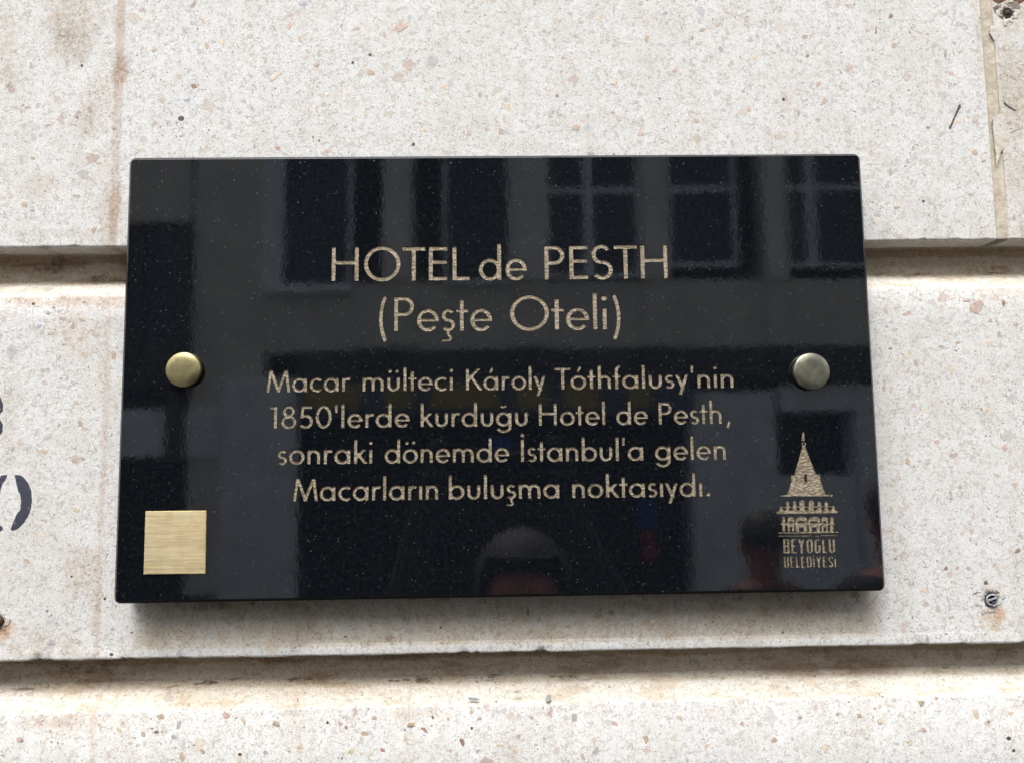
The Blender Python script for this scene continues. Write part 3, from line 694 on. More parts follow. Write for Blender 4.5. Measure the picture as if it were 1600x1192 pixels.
# ------------------------------------------------------------------ stone wall
wall = thing('stone_wall', 'pale cast stone wall with brown and grey chips and two deep horizontal grooves behind the plaque', 'wall', (0, 0, 0))
Y0 = WALL; GD = 0.020            # wall face (world y) and groove depth
XL, XR = -1.6, 1.6
def wob(x, k, a): return a*(mnoise.noise(Vector((x*28, k*7.3, 1.7)))*0.6+mnoise.noise(Vector((x*110, k*3.1, 9.2)))*0.4)
LX0, LX1 = plane(430, 1010, -WALL)[0], plane(1420, 1000, -WALL)[0]
def block_mesh(name, x0, x1, zt, zb, mat, chamf_top=True, lip=False, rr=0.0012, ragged=None):
    """one course block: vertical face with upward bevel at its top edge and a sharp bottom arris; profile swept along x"""
    n = max(2, int((x1-x0)/0.002)); V, F = [], []
    prof = []
    if chamf_top:
        prof += [(Y0+GD+.004, zt-.0), (Y0+GD, zt-.0), (Y0+GD-.002, zt-.0012), (Y0+.0030, zt-.0120), (Y0+.0010, zt-.0137), (Y0, zt-.0155)]
    else: prof += [(Y0+.03, zt), (Y0, zt)]
    k0 = prof[-1][1]
    if lip: zs = [k0-(k0-(zb+.0088))*i/14 for i in range(1, 15)]
    else: zs = [k0-(k0-(zb+.0080))*i/16 for i in range(1, 17)]+[zb+.0045, zb+.0026, zb+.0016]
    prof += [(Y0, z) for z in zs]
    LIP = len(prof) if lip else 999
    if lip: prof += [(Y0-.0001, zb+.0081), (Y0-.0009, zb+.0076), (Y0-.0015, zb+.0020)]
    prof += [(Y0+.0001-(.0016 if lip else 0), zb+.0007), (Y0+.0012, zb), (Y0+GD+.004, zb+.0005)]
    m = len(prof)
    for i in range(n+1):
        x = x0+(x1-x0)*i/n
        e = 0.0
        if i == 0 or i == n: e = rr
        for j, (y, z) in enumerate(prof):
            dz = wob(x, j if j < m-3 else 50, .0009 if (j < 6 and chamf_top) or j >= m-3 else 0)
            dy = wob(x+z*3, 5, .0004)+(e if y < Y0+GD*.7 else 0)
            if LIP <= j < m-2:
                fx = min(1, max(0, (x-LX0)/.03))*min(1, max(0, (LX1-x)/.05)); fx *= .75+.5*mnoise.noise(Vector((x*40, 3, 3)))
                y = Y0-(Y0-y)*max(.08, fx)
            if y < Y0+GD*.9 and (j >= m-3 or (chamf_top and 2 <= j <= 5)):   # chipped arrises
                q = mnoise.noise(Vector((x*150, zb*40+(5 if j < 6 else 0), 4.4)))*.7+mnoise.noise(Vector((x*420, zb*40, 8.4)))*.3
                bite = max(0, q-.22)*.006
                if j >= m-3: dz += bite*.8
                else: dz -= bite*.5
                dy += bite*.4
            if ragged and (i == 0 and ragged[0] or i == n and ragged[1]): x = x+.0014*mnoise.noise(Vector((z*90, 1, 7)))+.0007*mnoise.noise(Vector((z*400, 1, 7)))
            V.append((x, y+dy, z+dz))
    for i in range(n):
        for j in range(m-1): a = i*m+j; F.append((a, a+1, a+m+1, a+m))
    k = len(V); V += V[:m]+V[n*m:n*m+m]     # end caps on their own vertices keep the shading crisp
    F.append(tuple(range(k, k+m))[::-1]); F.append(tuple(k+m+j for j in range(m)))
    o = mesh_obj(name, V, F, mat, wall); o.data.polygons.foreach_set('use_smooth', [True]*(len(F)-2)+[False]*2)
    return o
# bevel heights: the top of each lower course = foot of the dark band
T2 = G1_BEV+0.0130; T3 = G2_BEV+0.0140
xs0 = plane(184, 170, -WALL)[0]; xs1 = plane(1536, 150, -WALL)[0]; xs2 = plane(1553, 150, -WALL)[0]
xm = plane(151, 1000, -WALL)[0]
block_mesh('stone_block', XL, xs0, ZC+1.0, G1_TOP, M_STONE, False, rr=0)
block_mesh('stone_block', xs0, xs1, ZC+1.0, G1_TOP, M_STONE2, False, rr=0, ragged=(0, 1))
o = block_mesh('stone_block', xs2+.0015, XR, ZC+1.0, G1_TOP, M_BROKEN, False, rr=.0012, ragged=(1, 0)); o['label'] = 'stone block with a broken weathered edge'
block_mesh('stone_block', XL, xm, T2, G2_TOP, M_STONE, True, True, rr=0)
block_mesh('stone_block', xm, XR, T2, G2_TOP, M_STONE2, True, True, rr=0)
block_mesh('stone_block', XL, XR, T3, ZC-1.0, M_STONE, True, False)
# groove backs and the wall body behind
box('groove_back', (XL, Y0+GD, T2-.02), (XR, Y0+GD+.05, G1_TOP+.02), M_BROKEN, wall)
box('groove_back', (XL, Y0+GD, T3-.02), (XR, Y0+GD+.05, G2_TOP+.02), M_BROKEN, wall)
# mortar of the vertical joint
M_BROKEN2 = simple('smeared_mortar', (0.57, 0.52, 0.44), .9, var=.18, scale=220, bump=.0012)
M_MORT = NT('tan_mortar'); v = M_MORT.coord(); nn = M_MORT.noise(v, 180, 6, .7)
M_MORT = M_MORT.fin(M_MORT.mix(M_MORT.mr(nn, .35, .65), (0.42, 0.36, 0.28), (0.60, 0.54, 0.45)), .9, M_MORT.bump(nn, .6, .0015))
bm = bmesh.new(); n = 160; rows = []
for i in range(n+1):
    z = G1_TOP+.0015+(1.0-(G1_TOP-ZC)-.002)*i/n*.6
    xl = xs1+.0004+wob(z, 7, .0008)*.0; xr = xs2+.0036
    rows.append([bm.verts.new((xl, Y0+.0035, z)), bm.verts.new((xl+.0015, Y0+.0016+wob(z, 2, .0005), z)), bm.verts.new(((xl+xr)/2, Y0+.0020+wob(z, 3, .0010), z)), bm.verts.new((xr, Y0+.0010+wob(z, 4, .0012), z))])
for a, b in zip(rows, rows[1:]):
    for k in range(3): bm.faces.new((a[k], a[k+1], b[k+1], b[k]))
bm_obj('mortar_joint', bm, M_MORT, wall, True)
# ragged mortar smears spread over the broken block
def patch(name, pts, mat, parent, up=0.0006, jag=0.0006, n0=Y0, sub=5, edge=0.0008):
    """irregular thin slab of real thickness, outline from photograph pixels laid on the stone face"""
    P = [Vector(plane(u, v, -n0)) for u, v in pts]; out = []
    for a, b in zip(P, P[1:]+P[:1]):
        for k in range(sub):
            p = a.lerp(b, k/sub); s = 900
            out.append(p+Vector((mnoise.noise(Vector((p.x*s, p.y*s, 3))), mnoise.noise(Vector((p.x*s, p.y*s, 8)))))*jag)
    c = sum(out, Vector((0, 0)))/len(out)
    bm = bmesh.new()
    ring = lambda f, y: [bm.verts.new((c.x+(p.x-c.x)*f, y, ZC+c.y+(p.y-c.y)*f)) for p in out]
    r = min(.9, max(.3, 1-edge/max(1e-4, min((p-c).length for p in out))))
    a, b = ring(1, n0+.0004), ring(1, n0-up*.55); d = ring(r, n0-up)
    for q, s in ((a, b), (b, d)):
        for i in range(len(q)): bm.faces.new((q[i], q[(i+1) % len(q)], s[(i+1) % len(q)], s[i]))
    vs, fs = triangulate([[(v.co.x, v.co.z) for v in d]])
    ok = len(vs) == len(d)
    if ok:
        for f in fs:
            try: bm.faces.new([d[k] for k in f])
            except ValueError: pass
    else: bm.faces.new(d)
    return bm_obj(name, bm, mat, parent)
for pts in (
    [(1546, 40), (1562, 42), (1577, 52), (1579, 70), (1576, 88), (1586, 110), (1592, 118), (1587, 126), (1575, 118), (1566, 100), (1557, 82), (1556, 66), (1547, 55)],
    [(1551, 185), (1570, 172), (1592, 178), (1600, 172), (1620, 180), (1612, 200), (1585, 204), (1572, 218), (1560, 232), (1554, 222)],
    [(1553, 210), (1566, 205), (1580, 214), (1575, 228), (1562, 240), (1557, 262)]):
    patch('mortar_smear', pts, M_BROKEN if pts[0][0] != 1553 else M_BROKEN2, wall, .0003, .0014, edge=.0022)
# painted characters cut off by the frame
def painted(pts, lab): o = patch('painted_letter', pts, M_PAINT, wall, .00025, .0004, sub=4, edge=.0003); o['label'] = lab
painted([(-30, 610), (-22, 608), (-8, 614), (1, 621), (5, 631), (4, 642), (-2, 648), (-9, 651), (0, 655), (4.5, 663), (3.5, 674), (-2, 682), (-12, 690), (-30, 692), (-30, 684), (-16, 680), (-9, 670), (-12, 660), (-24, 655), (-24, 647), (-12, 642), (-9, 630), (-16, 620), (-30, 618)], 'blue black painted letter cut off at the left edge')
painted([(23, 741.5), (31, 741.5), (37, 745), (44, 754), (49, 767), (50, 780), (48, 796), (43, 808), (36, 818), (27, 826), (19, 829), (16.5, 826), (21, 820), (29, 810), (32, 797), (33.5, 780), (32, 762), (28, 750)], 'blue black painted closing bracket')
painted([(11.5, 741), (9, 747), (3, 756), (0, 768), (-9, 790), (-9, 802), (-20, 803), (-20, 790), (-8, 765), (-2, 750), (2, 742)], 'painted letter stroke rising to the right')
painted([(-12, 822), (-2, 819), (3, 822), (5, 826), (1, 829.5), (-10, 829)], 'foot of a painted letter')
o = patch('pencil_stroke', [(1497.5, 164), (1501, 163.5), (1501, 169), (1498, 173), (1492, 186), (1486, 201), (1483.5, 203), (1482, 200.5), (1485, 196), (1491, 181), (1495, 172)], M_GRAPH, wall, .0002, .0002, edge=.0002)
o = patch('scrape_mark', [(1567, 158), (1573, 163), (1581, 169), (1588, 173.5), (1585, 174), (1576, 169.5), (1569, 164)], M_GRAPH, wall, .0002, .0003, edge=.0002)
# individually visible chips set in the cast stone
chipcols = {'tan': (0.50, 0.40, 0.31), 'pink': (0.55, 0.43, 0.37), 'grey': (0.44, 0.44, 0.45), 'cream': (0.66, 0.56, 0.44), 'dark': (0.085, 0.065, 0.05), 'red': (0.46, 0.26, 0.21), 'blue': (0.40, 0.43, 0.49), 'brown': (0.30, 0.20, 0.15), 'ochre': (0.60, 0.51, 0.36)}
CM = {k: simple('stone_chip_'+k, c, .6, var=.16, scale=380, bump=.0003) for k, c in chipcols.items()}
chips = [(625, 42, 13, 9, -25, 'pink'), (283, 185.5, 5.5, 4.5, 0, 'dark'), (509, 239, 8, 5, -10, 'pink'), (579, 113, 6, 5.5, 20, 'tan'), (303, 135, 6, 5, 0, 'brown'), (318, 33, 8, 4, 50, 'pink'), (241, 78, 5.5, 5, 0, 'pink'), (300, 35, 4, 5, 0, 'blue'),
 (323, 72, 5, 6, 10, 'tan'), (346, 66, 5, 6, 0, 'cream'), (293, 156, 6, 3, -20, 'blue'), (452, 40, 4.5, 8, 20, 'pink'), (470, 62, 3.5, 8, -20, 'tan'), (495, 102, 6, 4, -30, 'tan'), (429, 121, 13, 4, -35, 'cream'), (640, 108, 6, 4, 15, 'pink'), (695, 137, 7, 6, 0, 'cream'), (750, 148, 4, 6, 0, 'tan'), (793, 168, 6, 9, 0, 'cream'),
 (783, 206, 5.5, 9, 0, 'tan'), (732, 208, 6, 6, 30, 'pink'), (662, 202, 5, 8, 20, 'cream'), (760, 202, 4.5, 6, 0, 'tan'), (434, 232, 6, 5, 0, 'red'), (475, 7, 8, 5, 0, 'blue'), (545, 146, 5, 4, 0, 'cream'), (646, 226, 3, 3.2, 0, 'dark'), (578, 86, 2.8, 2.5, 0, 'dark'), (551, 98, 2.5, 2.5, 0, 'dark'),
 (1327, 107, 9, 5, -40, 'pink'), (1278, 132, 6, 5, 0, 'pink'), (1288, 158, 6, 4.5, 0, 'pink'), (1310, 44, 4, 3.5, 0, 'tan'), (1392, 26, 6, 3.5, -45, 'brown'), (1369, 48, 2.7, 6, 0, 'brown'), (1397, 72, 6, 5, 0, 'tan'), (1449, 54, 4, 3, 0, 'tan'), (1486, 115, 4, 6, 0, 'pink'), (1523, 239, 9, 6, -10, 'tan'), (1537, 252, 5, 3.5, 0, 'tan'),
 (1497, 188, 6, 8, 20, 'cream'), (1523, 188, 5, 6, 0, 'pink'), (1427, 232, 3, 4, 0, 'tan'), (1450, 200, 3.5, 2.5, 0, 'brown'), (1475, 152, 2.5, 2, 0, 'dark'), (1224, 156, 3, 3, 0, 'dark'), (1505, 11, 8, 4, 10, 'pink'), (1262, 88, 4, 3, 0, 'brown'), (1570, 115, 5, 5, 0, 'tan'),
 (1525, 481, 15, 11, -35, 'pink'), (1511, 470, 8, 3.5, -5, 'pink'), (1548, 501, 3.5, 5, 0, 'tan'), (1417, 490, 8, 4, -15, 'pink'), (1496, 536, 4.5, 5.5, 30, 'tan'), (1470, 541, 5, 3.5, -10, 'tan'), (1486, 576, 5, 7, 0, 'cream'), (1420, 553, 7, 5, -20, 'ochre'), (1545, 535, 5, 5, 0, 'cream'), (1589, 507, 4, 4, 0, 'pink'), (1391, 545, 4, 2.6, 0, 'brown'), (1568, 474, 3, 6, 0, 'brown'), (1401, 324, 7, 3.5, 0, 'tan'), (1517, 335, 2.7, 2.7, 0, 'dark'), (1443, 315, 2.6, 2.6, 0, 'dark'), (1367, 349, 4, 3, 30, 'pink'),
 (1381, 605, 4, 7, 15, 'pink'), (1418, 720, 5, 6, 0, 'tan'), (1465, 690, 5, 4, 0, 'pink'), (1540, 640, 6, 5, 0, 'cream'), (1500, 760, 4, 5, 0, 'tan'), (1570, 700, 5, 6, 0, 'pink'), (1444, 640, 4, 4, 0, 'cream'), (1590, 860, 7, 4, -30, 'brown'), (1445, 921, 5.5, 6, 0, 'cream'), (1352, 948, 5, 3.5, 0, 'brown'), (1478, 888, 3, 4, 20, 'brown'), (1478, 919, 3.5, 4, 0, 'ochre'), (1496, 886, 5, 3, -40, 'tan'), (1513, 887, 5, 4, 0, 'grey'),
 (1441, 1097, 6, 6.5, 0, 'tan'), (1463, 1090, 3.5, 4, 0, 'tan'), (1524, 1113, 7, 11, -15, 'cream'), (1578, 1113, 7, 6, 0, 'cream'), (1443, 1140, 6, 4, 0, 'pink'), (1342, 1117, 5, 5, 20, 'tan'), (1375, 1125, 5, 6, 0, 'cream'), (1576, 1153, 4, 3.5, 0, 'dark'), (1423, 1160, 5, 6, 30, 'cream'), (1367, 1106, 4, 3, 0, 'tan'), (1544, 1127, 4, 3, 0, 'brown'), (1584, 1172, 2.7, 2.7, 0, 'dark'), (1308, 1115, 3, 4, 0, 'pink'),
 (585, 1121, 6, 4, -10, 'tan'), (643, 1131, 8.5, 5.5, -5, 'tan'), (663, 1139, 9, 3, 35, 'red'), (570, 1145, 8, 5, -15, 'tan'), (633, 1150, 5, 10, 5, 'cream'), (531, 1128, 7, 3.5, 40, 'pink'), (541, 1136, 3.5, 4, 0, 'red'), (549, 1173, 7, 6, -45, 'ochre'), (722, 1159, 4, 8, -25, 'brown'), (746, 1173, 6, 4, -30, 'grey'), (782, 1163, 9, 3.5, 0, 'cream'), (804, 1173, 5, 6, 0, 'cream'), (838, 1163, 4, 3.5, 0, 'pink'), (749, 1122, 5, 3, -30, 'pink'), (737, 1111, 4, 6, 0, 'cream'), (676, 1120, 3.2, 3.5, 0, 'brown'), (701, 1122, 3, 4, 20, 'pink'), (857, 1091, 4.5, 9, 20, 'grey'), (740, 1091, 10, 3, 5, 'blue'), (807, 1080, 7, 2.5, 0, 'tan'), (737, 1137, 2.4, 2.6, 0, 'dark'), (512, 1128, 2.2, 2.5, 0, 'dark'), (831, 1122, 4, 7, -30, 'grey'), (897, 1120, 5, 8, 0, 'grey'), (598, 1171, 5, 5, 0, 'red'),
 (250, 1118, 7, 8, 0, 'tan'), (354, 1117, 7, 6, 15, 'pink'), (245, 1143, 5, 4, 0, 'brown'), (224, 1146, 5, 6, 0, 'pink'), (272, 1151, 6, 5, 0, 'grey'), (316, 1172, 7, 5, 30, 'pink'), (280, 1132, 4, 8, 10, 'grey'), (380, 1125, 4, 8, -10, 'cream'), (284, 1182, 5, 10, -10, 'tan'), (374, 1186, 5, 9, 0, 'cream'), (30, 1155, 6, 5, 10, 'pink'), (186, 1139, 5, 5, 0, 'cream'), (110, 1118, 5, 6, 0, 'cream'), (375, 1178, 3, 3, 0, 'dark'), (90, 1160, 2, 2, 0, 'dark'),
 (350, 995, 9, 11, 0, 'tan'), (257, 974, 6, 5.5, -20, 'grey'), (279, 996, 6, 5, 0, 'tan'), (206, 988, 4, 2.5, 0, 'brown'), (176, 982, 6, 4, 0, 'grey'), (80, 1003, 7, 6, 0, 'grey'), (174, 1022, 3.4, 2.8, 0, 'dark'), (164, 935, 2.6, 2.6, 0, 'dark'), (42, 876, 8, 4, 35, 'tan'), (112, 900, 2, 2, 0, 'dark'), (516, 986, 8, 5, -10, 'tan'), (540, 994, 4, 3, 0, 'brown'), (600, 989, 6, 6, 0, 'cream'), (743, 981, 4, 8, -30, 'tan'), (813, 950, 4, 3.5, 0, 'tan'), (825, 955, 3, 7, 0, 'brown'), (848, 969, 3, 3, 0, 'grey'), (689, 980, 2, 2, 0, 'dark'), (888, 978, 5, 5, 0, 'tan'), (580, 976, 5, 6, 0, 'tan'), (560, 968, 5, 3, -30, 'cream'), (628, 960, 5, 6, 0, 'tan'), (768, 984, 4, 7, -10, 'tan'), (950, 985, 5, 4, 0, 'tan'), (1020, 970, 6, 4, 20, 'cream'), (1080, 960, 4, 5, 0, 'tan'), (1150, 985, 6, 5, 0, 'tan'), (1240, 975, 5, 4, 0, 'grey'),
 (75, 578, 5, 4.5, 0, 'tan'), (66, 578, 4, 4, 0, 'grey'), (115, 598, 4.5, 4, 0, 'grey'), (147, 639, 3.4, 3, 0, 'brown'), (126, 661, 6, 7, 0, 'tan'), (125, 531, 6, 6, 0, 'tan'), (128, 500, 8, 3.5, 20, 'tan'), (75, 488, 4.5, 4, 0, 'grey'), (60, 510, 6, 5, 0, 'blue'), (18, 547, 4, 5, 0, 'grey'), (147, 360, 5, 8, 20, 'tan'), (131, 473, 3, 2, 0, 'brown'), (52, 475, 2.4, 2.4, 0, 'dark'), (39, 321, 6, 5, 0, 'tan'), (178, 555, 5, 9, 0, 'tan'), (70, 705, 6, 4, 0, 'tan'), (52, 248, 5, 4, 0, 'tan'), (20, 700, 3, 6, 20, 'grey'), (35, 175, 5, 4, 0, 'pink'), (128, 103, 2.5, 2.5, 0, 'dark'), (24, 80, 3, 3, 0, 'grey'), (69, 812, 6, 3.5, 0, 'tan'), (60, 835, 7, 5, 0, 'cream'), (119, 795, 6, 5, 20, 'cream'),
 (935, 30, 6, 5, 0, 'cream'), (1010, 60, 5, 7, 15, 'tan'), (880, 90, 5, 4, 0, 'pink'), (960, 130, 7, 5, -30, 'cream'), (1055, 110, 4, 5, 0, 'pink'), (1120, 40, 6, 4, 20, 'tan'), (1180, 90, 5, 5, 0, 'cream'), (1090, 190, 6, 5, 0, 'tan'), (900, 200, 7, 6, 0, 'tan'), (870, 150, 3, 3, 0, 'brown'), (1000, 210, 5, 4, 0, 'pink'), (1170, 170, 5, 6, 0, 'pink'), (850, 50, 5, 4, 0, 'grey'), (1150, 220, 6, 4, 0, 'cream'), (1040, 20, 5, 4, 0, 'grey'),
 (960, 1130, 7, 5, 20, 'pink'), (1010, 1155, 6, 8, 0, 'tan'), (1060, 1120, 5, 5, 0, 'cream'), (1105, 1165, 8, 5, -30, 'cream'), (1160, 1130, 5, 6, 0, 'pink'), (1210, 1155, 6, 5, 0, 'tan'), (1250, 1120, 6, 4, 0, 'grey'), (1290, 1170, 5, 7, 0, 'cream'), (930, 1175, 5, 5, 0, 'grey'), (430, 1130, 6, 5, 0, 'tan'), (470, 1165, 7, 5, -30, 'cream'), (415, 1175, 4, 4, 0, 'grey')]
rc = random.Random(3)
for (u, v, a, b, rot, k) in chips:
    n = rc.randint(4, 6) if k != 'dark' else 8; pts = []; cr, sr = math.cos(R(rot)), math.sin(R(rot)); ph = rc.random()*6
    for i in range(n):
        t = ph+2*math.pi*(i+rc.uniform(-.3, .3) if k != 'dark' else i)/n; rr = rc.uniform(.75, 1.18) if k != 'dark' else 1
        x, y = a*.92*rr*math.cos(t), b*.92*rr*math.sin(t)
        pts.append((u+x*cr-y*sr, v+x*sr+y*cr))
    o = patch('stone_chip', pts, CM[k], wall, .00012, .0003, sub=3, edge=.0003)
# drilled hole with a grey plastic anchor, and two rusty holes at the frame's edges
def hole(name, lab, u, v, r, ragged, stuff):
    x, y = plane(u, v, -WALL); t = thing(name, lab, 'wall plug' if stuff == 'plug' else 'iron fixing', (x, Y0, ZC+y))
    bm = bmesh.new(); n = 40; rows = []
    for f, d in ((1.75, -.0004), (1.35, -.0006), (1.0, -.0002), (.93, .0008)):
        rows.append([])
        for i in range(n):
            a = 2*math.pi*i/n; rg = 1+(ragged*mnoise.noise(Vector((math.cos(a)*2.2, math.sin(a)*2.2, u*.1))) if f > 1.1 else ragged*.3*mnoise.noise(Vector((math.cos(a)*3, math.sin(a)*3, 4.))))
            rows[-1].append(bm.verts.new((r*f*rg*math.cos(a), d+(.0003*mnoise.noise(Vector((a*3, f*5, 0))) if f > 1.1 else 0), r*f*rg*math.sin(a))))
    for p, q_ in zip(rows, rows[1:]):
        for i in range(n): bm.faces.new((p[i], p[(i+1) % n], q_[(i+1) % n], q_[i]))
    bm_obj('broken_rim', bm, M_BROKEN, t, True)
    bm = bmesh.new(); lathe(bm, [(r*.95, .0008), (0, .00085)], 32)
    bm_obj('drilled_hole', bm, M_HOLE, t)
    return t
t = hole('wall_plug', 'grey plastic anchor in a chipped drill hole right of the plaque above the lower groove', 1548, 936, .0052, .75, 'plug')
bm = bmesh.new()
lathe(bm, [(.0041, .0009), (.0042, .0022), (.0038, .0026), (.0031, .0022), (.0029, .0009)], 28)
for v in bm.verts: q0 = v.co.copy(); v.co.x *= 1+.28*mnoise.noise(q0*420); v.co.z *= 1+.30*mnoise.noise(q0*380+Vector((5, 0, 0))); v.co.y += .0008*mnoise.noise(q0*500)
bm_obj('anchor_collar', bm, M_PLUG, t, True)
bm = bmesh.new(); add_box(bm, (-.0040, -.0026, -.0004), (.0030, -.0009, .0008), .0003)
for v in bm.verts: v.co.z += .18*v.co.x+ (.0006 if v.co.x > .001 else 0)
bm_obj('anchor_web', bm, M_PLUG, t)
bm = bmesh.new(); add_box(bm, (-.0006, -.0022, -.0032), (.0026, -.0009, -.0008), .0004)
bm_obj('anchor_tongue', bm, M_GRAPH, t)
t = hole('rusty_screw', 'rusty screw stub in a stained hole at the left edge below the bracket', -1, 969, .0038, .6, 'iron')
bm = bmesh.new(); lathe(bm, [(.0030, .0009), (.0031, .0028), (.0022, .0034), (0, .0032)], 20); bm_obj('screw_stub', bm, M_RUST, t, True)
t = hole('rusty_nail', 'rusty nail stub in a broken pocket at the top right corner', 1573, 21, .0040, .9, 'iron')
bm = bmesh.new(); lathe(bm, [(.0018, .0009), (.0019, .0011), (.0010, .0013), (0, .0012)], 20); bm_obj('nail_stub', bm, M_SOOT2, t, True)
M_SOOT = simple('dark_chipped_stone', (0.20, 0.165, 0.14), .9, var=.5, scale=260, bump=.0015)
for pts in ([(1551, 12), (1566, 6), (1590, 2), (1594, 12), (1592, 24), (1580, 33), (1566, 31), (1553, 20)], [(1521, 926), (1528, 924), (1537, 927), (1535, 935), (1529, 934)], [(1541, 919), (1549, 917), (1556, 920), (1568, 932), (1562, 931), (1552, 925), (1543, 925)], [(1537, 908), (1542, 906), (1544, 912), (1541, 917), (1537, 914)]):
    patch('broken_pocket', pts, M_SOOT, wall, .0004, .0004, edge=.0018)
for pts in ([(1550, 0), (1556, -4), (1572, 0), (1568, 5), (1559, 7)], [(1581, -3), (1600, -8), (1605, 0), (1590, 8), (1584, 4)]):
    patch('rust_crust', pts, M_RUST, wall, .0002, .0014, edge=.0010)

# ------------------------------------------------------------------ the street in front, seen mirrored in the polished stone
D = 7.0
M_RENDER = simple('grey_render', (0.62, 0.61, 0.57), .85, var=.08, scale=3)
M_RENDER2 = simple('blue_grey_render', (0.72, 0.78, 0.86), .8, var=.10, scale=4)
M_TRIM = simple('pale_painted_trim', (0.74, 0.80, 0.88), .6, var=.06, scale=5)
M_PIER = simple('pale_grey_pier', (0.70, 0.70, 0.70), .8, var=.08, scale=4)
M_DARKT = simple('dark_timber', (0.035, 0.037, 0.042), .5, var=.2, scale=6)
M_GLASS = simple('dark_window_glass', (0.020, 0.028, 0.045), .08, var=.2, scale=2)
M_SHOP = simple('shop_interior_dark', (0.016, 0.016, 0.017), .8, var=.3, scale=3)
M_SIGN = simple('sign_board_dark', (0.07, 0.09, 0.14), .5, var=.2, scale=4)
M_SIGNY = simple('sign_yellow', (0.34, 0.27, 0.07), .5, var=.2, scale=4)
M_BLUE = simple('blue_cloth', (0.02, 0.09, 0.48), .7); M_RED = simple('red_cloth', (0.42, 0.04, 0.08), .7)
M_ROAD = simple('street_paving', (0.075, 0.073, 0.07), .85, var=.2, scale=5, bump=.01)
M_UP = simple('own_facade_upper', (0.60, 0.585, 0.56), .85, var=.06, scale=3)
opp = thing('street_building', 'grey rendered building across the street mirrored in the black plaque', 'building', (0, -D, 0))
def fp(u, v):
    x, y = plane(u, v, -D); return x, ZC+y
def fbox(name, u0, v0, u1, v1, y0, y1, mat, parent=opp, vt=None, bev=0):
    xa, _ = fp(u0, (v0+v1)/2); xb, _ = fp(u1, (v0+v1)/2); zt = fp((u0+u1)/2, v0)[1]; zb = fp((u0+u1)/2, v1)[1]
    if vt == 'ground': zb = 0
    if vt == 'roof': zt = 5.3
    return box(name, (xa, y0, zb), (xb, y1, zt), mat, parent, bev)
# y0 = back (street building face is y=-D); y1 = toward the wall
HB = 6.8
def fwin(u0, v0, u1, v1, mull=(), trans=(), frame=M_TRIM, roof=True):
    xa = fp(u0, v1)[0]; xb = fp(u1, v1)[0]; zb = fp((u0+u1)/2, v1)[1]; zt = 5.3 if roof else fp((u0+u1)/2, v0)[1]
    bm = bmesh.new(); s = .035
    for lo, hi in (((xa, .02, zb), (xa+s, .09, zt)), ((xb-s, .02, zb), (xb, .09, zt)), ((xa+s, .02, zb), (xb-s, .09, zb+s)), ((xa+s, .02, zt-s), (xb-s, .09, zt))): add_box(bm, lo, hi)
    for mu in mull: x = fp(mu, v1)[0]; add_box(bm, (x-.04, .022, zb+s), (x+.04, .088, zt-s))
    for tv in trans: z = fp((u0+u1)/2, tv)[1]; add_box(bm, (xa+s, .024, z-.025), (xb-s, .086, z+.025))
    f = bm_obj('window', bm, frame, opp)
    box('pane', (xa+s*.5, .03, zb+s*.5), (xb-s*.5, .05, zt-s*.5), M_GLASS, f)
# back mass, split so that openings stay open
XA, XB = -7.5, 7.5
z_sp = fp(800, 440)[1]; z_led = fp(800, 548)[1]; z_sign = fp(800, 598)[1]; z_shop = fp(800, 650)[1]
box('wall', (XA, -.6, 5.3), (XB, .0, HB), M_RENDER, opp)                       # upper storeys
box('wall', (XA, -.6, 0), (XB, -.25, 5.3), M_SHOP, opp)                        # recess behind the openings
box('spandrel', (fp(415, 440)[0], -.25, z_led), (XB, .0, z_sp), M_RENDER, opp)
bm = bmesh.new(); add_box(bm, (fp(470, 580)[0], -.25, z_sign), (XB, .12, z_led-.002)); bm_obj('ledge', bm, M_DARKT, opp)
for u0, u1 in ((600, 645), (800, 850), (1000, 1040), (1188, 1224), (1380, 1420)):
    fbox('pilaster', u0, 200, u1, 440, -.25, .09, M_PIER, vt='roof')
    fbox('pilaster', u0+6, 441, u1+6, 540, .001, .05, M_RENDER)
fbox('pilaster', 298, 200, 412, 930, -.25, .0, M_RENDER, vt='roof'); fbox('pilaster', 412, 200, 440, 452, -.25, .02, M_RENDER2, vt='roof')
fbox('wall', -500, 200, 299, 352, -.25, -.002, M_RENDER, vt='roof')
fwin(440, 200, 552, 452); fbox('sill', 415, 449, 553, 461, .0, .14, M_TRIM)
fwin(694, 200, 800, 446); fwin(852, 200, 1000, 436, mull=(920,), trans=(302,)); fwin(1042, 200, 1150, 420, trans=(300,)); fwin(1226, 200, 1378, 420, mull=(1266,), trans=(298,))
fwin(190, 352, 296, 606, mull=(218,), frame=M_DARKT, roof=False)
fbox('sill', 60, 640, 344, 714, -.25, .05, M_RENDER2)
fbox('pillar', 265, 560, 292, 720, .0501, .09, M_DARKT)
fbox('pillar', 345, 590, 466, 1000, .001, .05, M_RENDER2, vt='ground'); fbox('pillar', 1082, 612, 1216, 1000, -.25, .05, M_RENDER2, vt='ground')
fbox('wall', 1216, 600, 1700, 640, -.25, .03, M_RENDER2); fbox('pillar', 1344, 641, 1700, 1000, -.25, .03, M_RENDER2, vt='ground')
fbox('wall', 1217, 742, 1343, 1000, -.25, .02, M_RENDER2, vt='ground')
M_CURT = simple('grey_curtain', (0.20, 0.21, 0.24), .9, var=.3, scale=9)
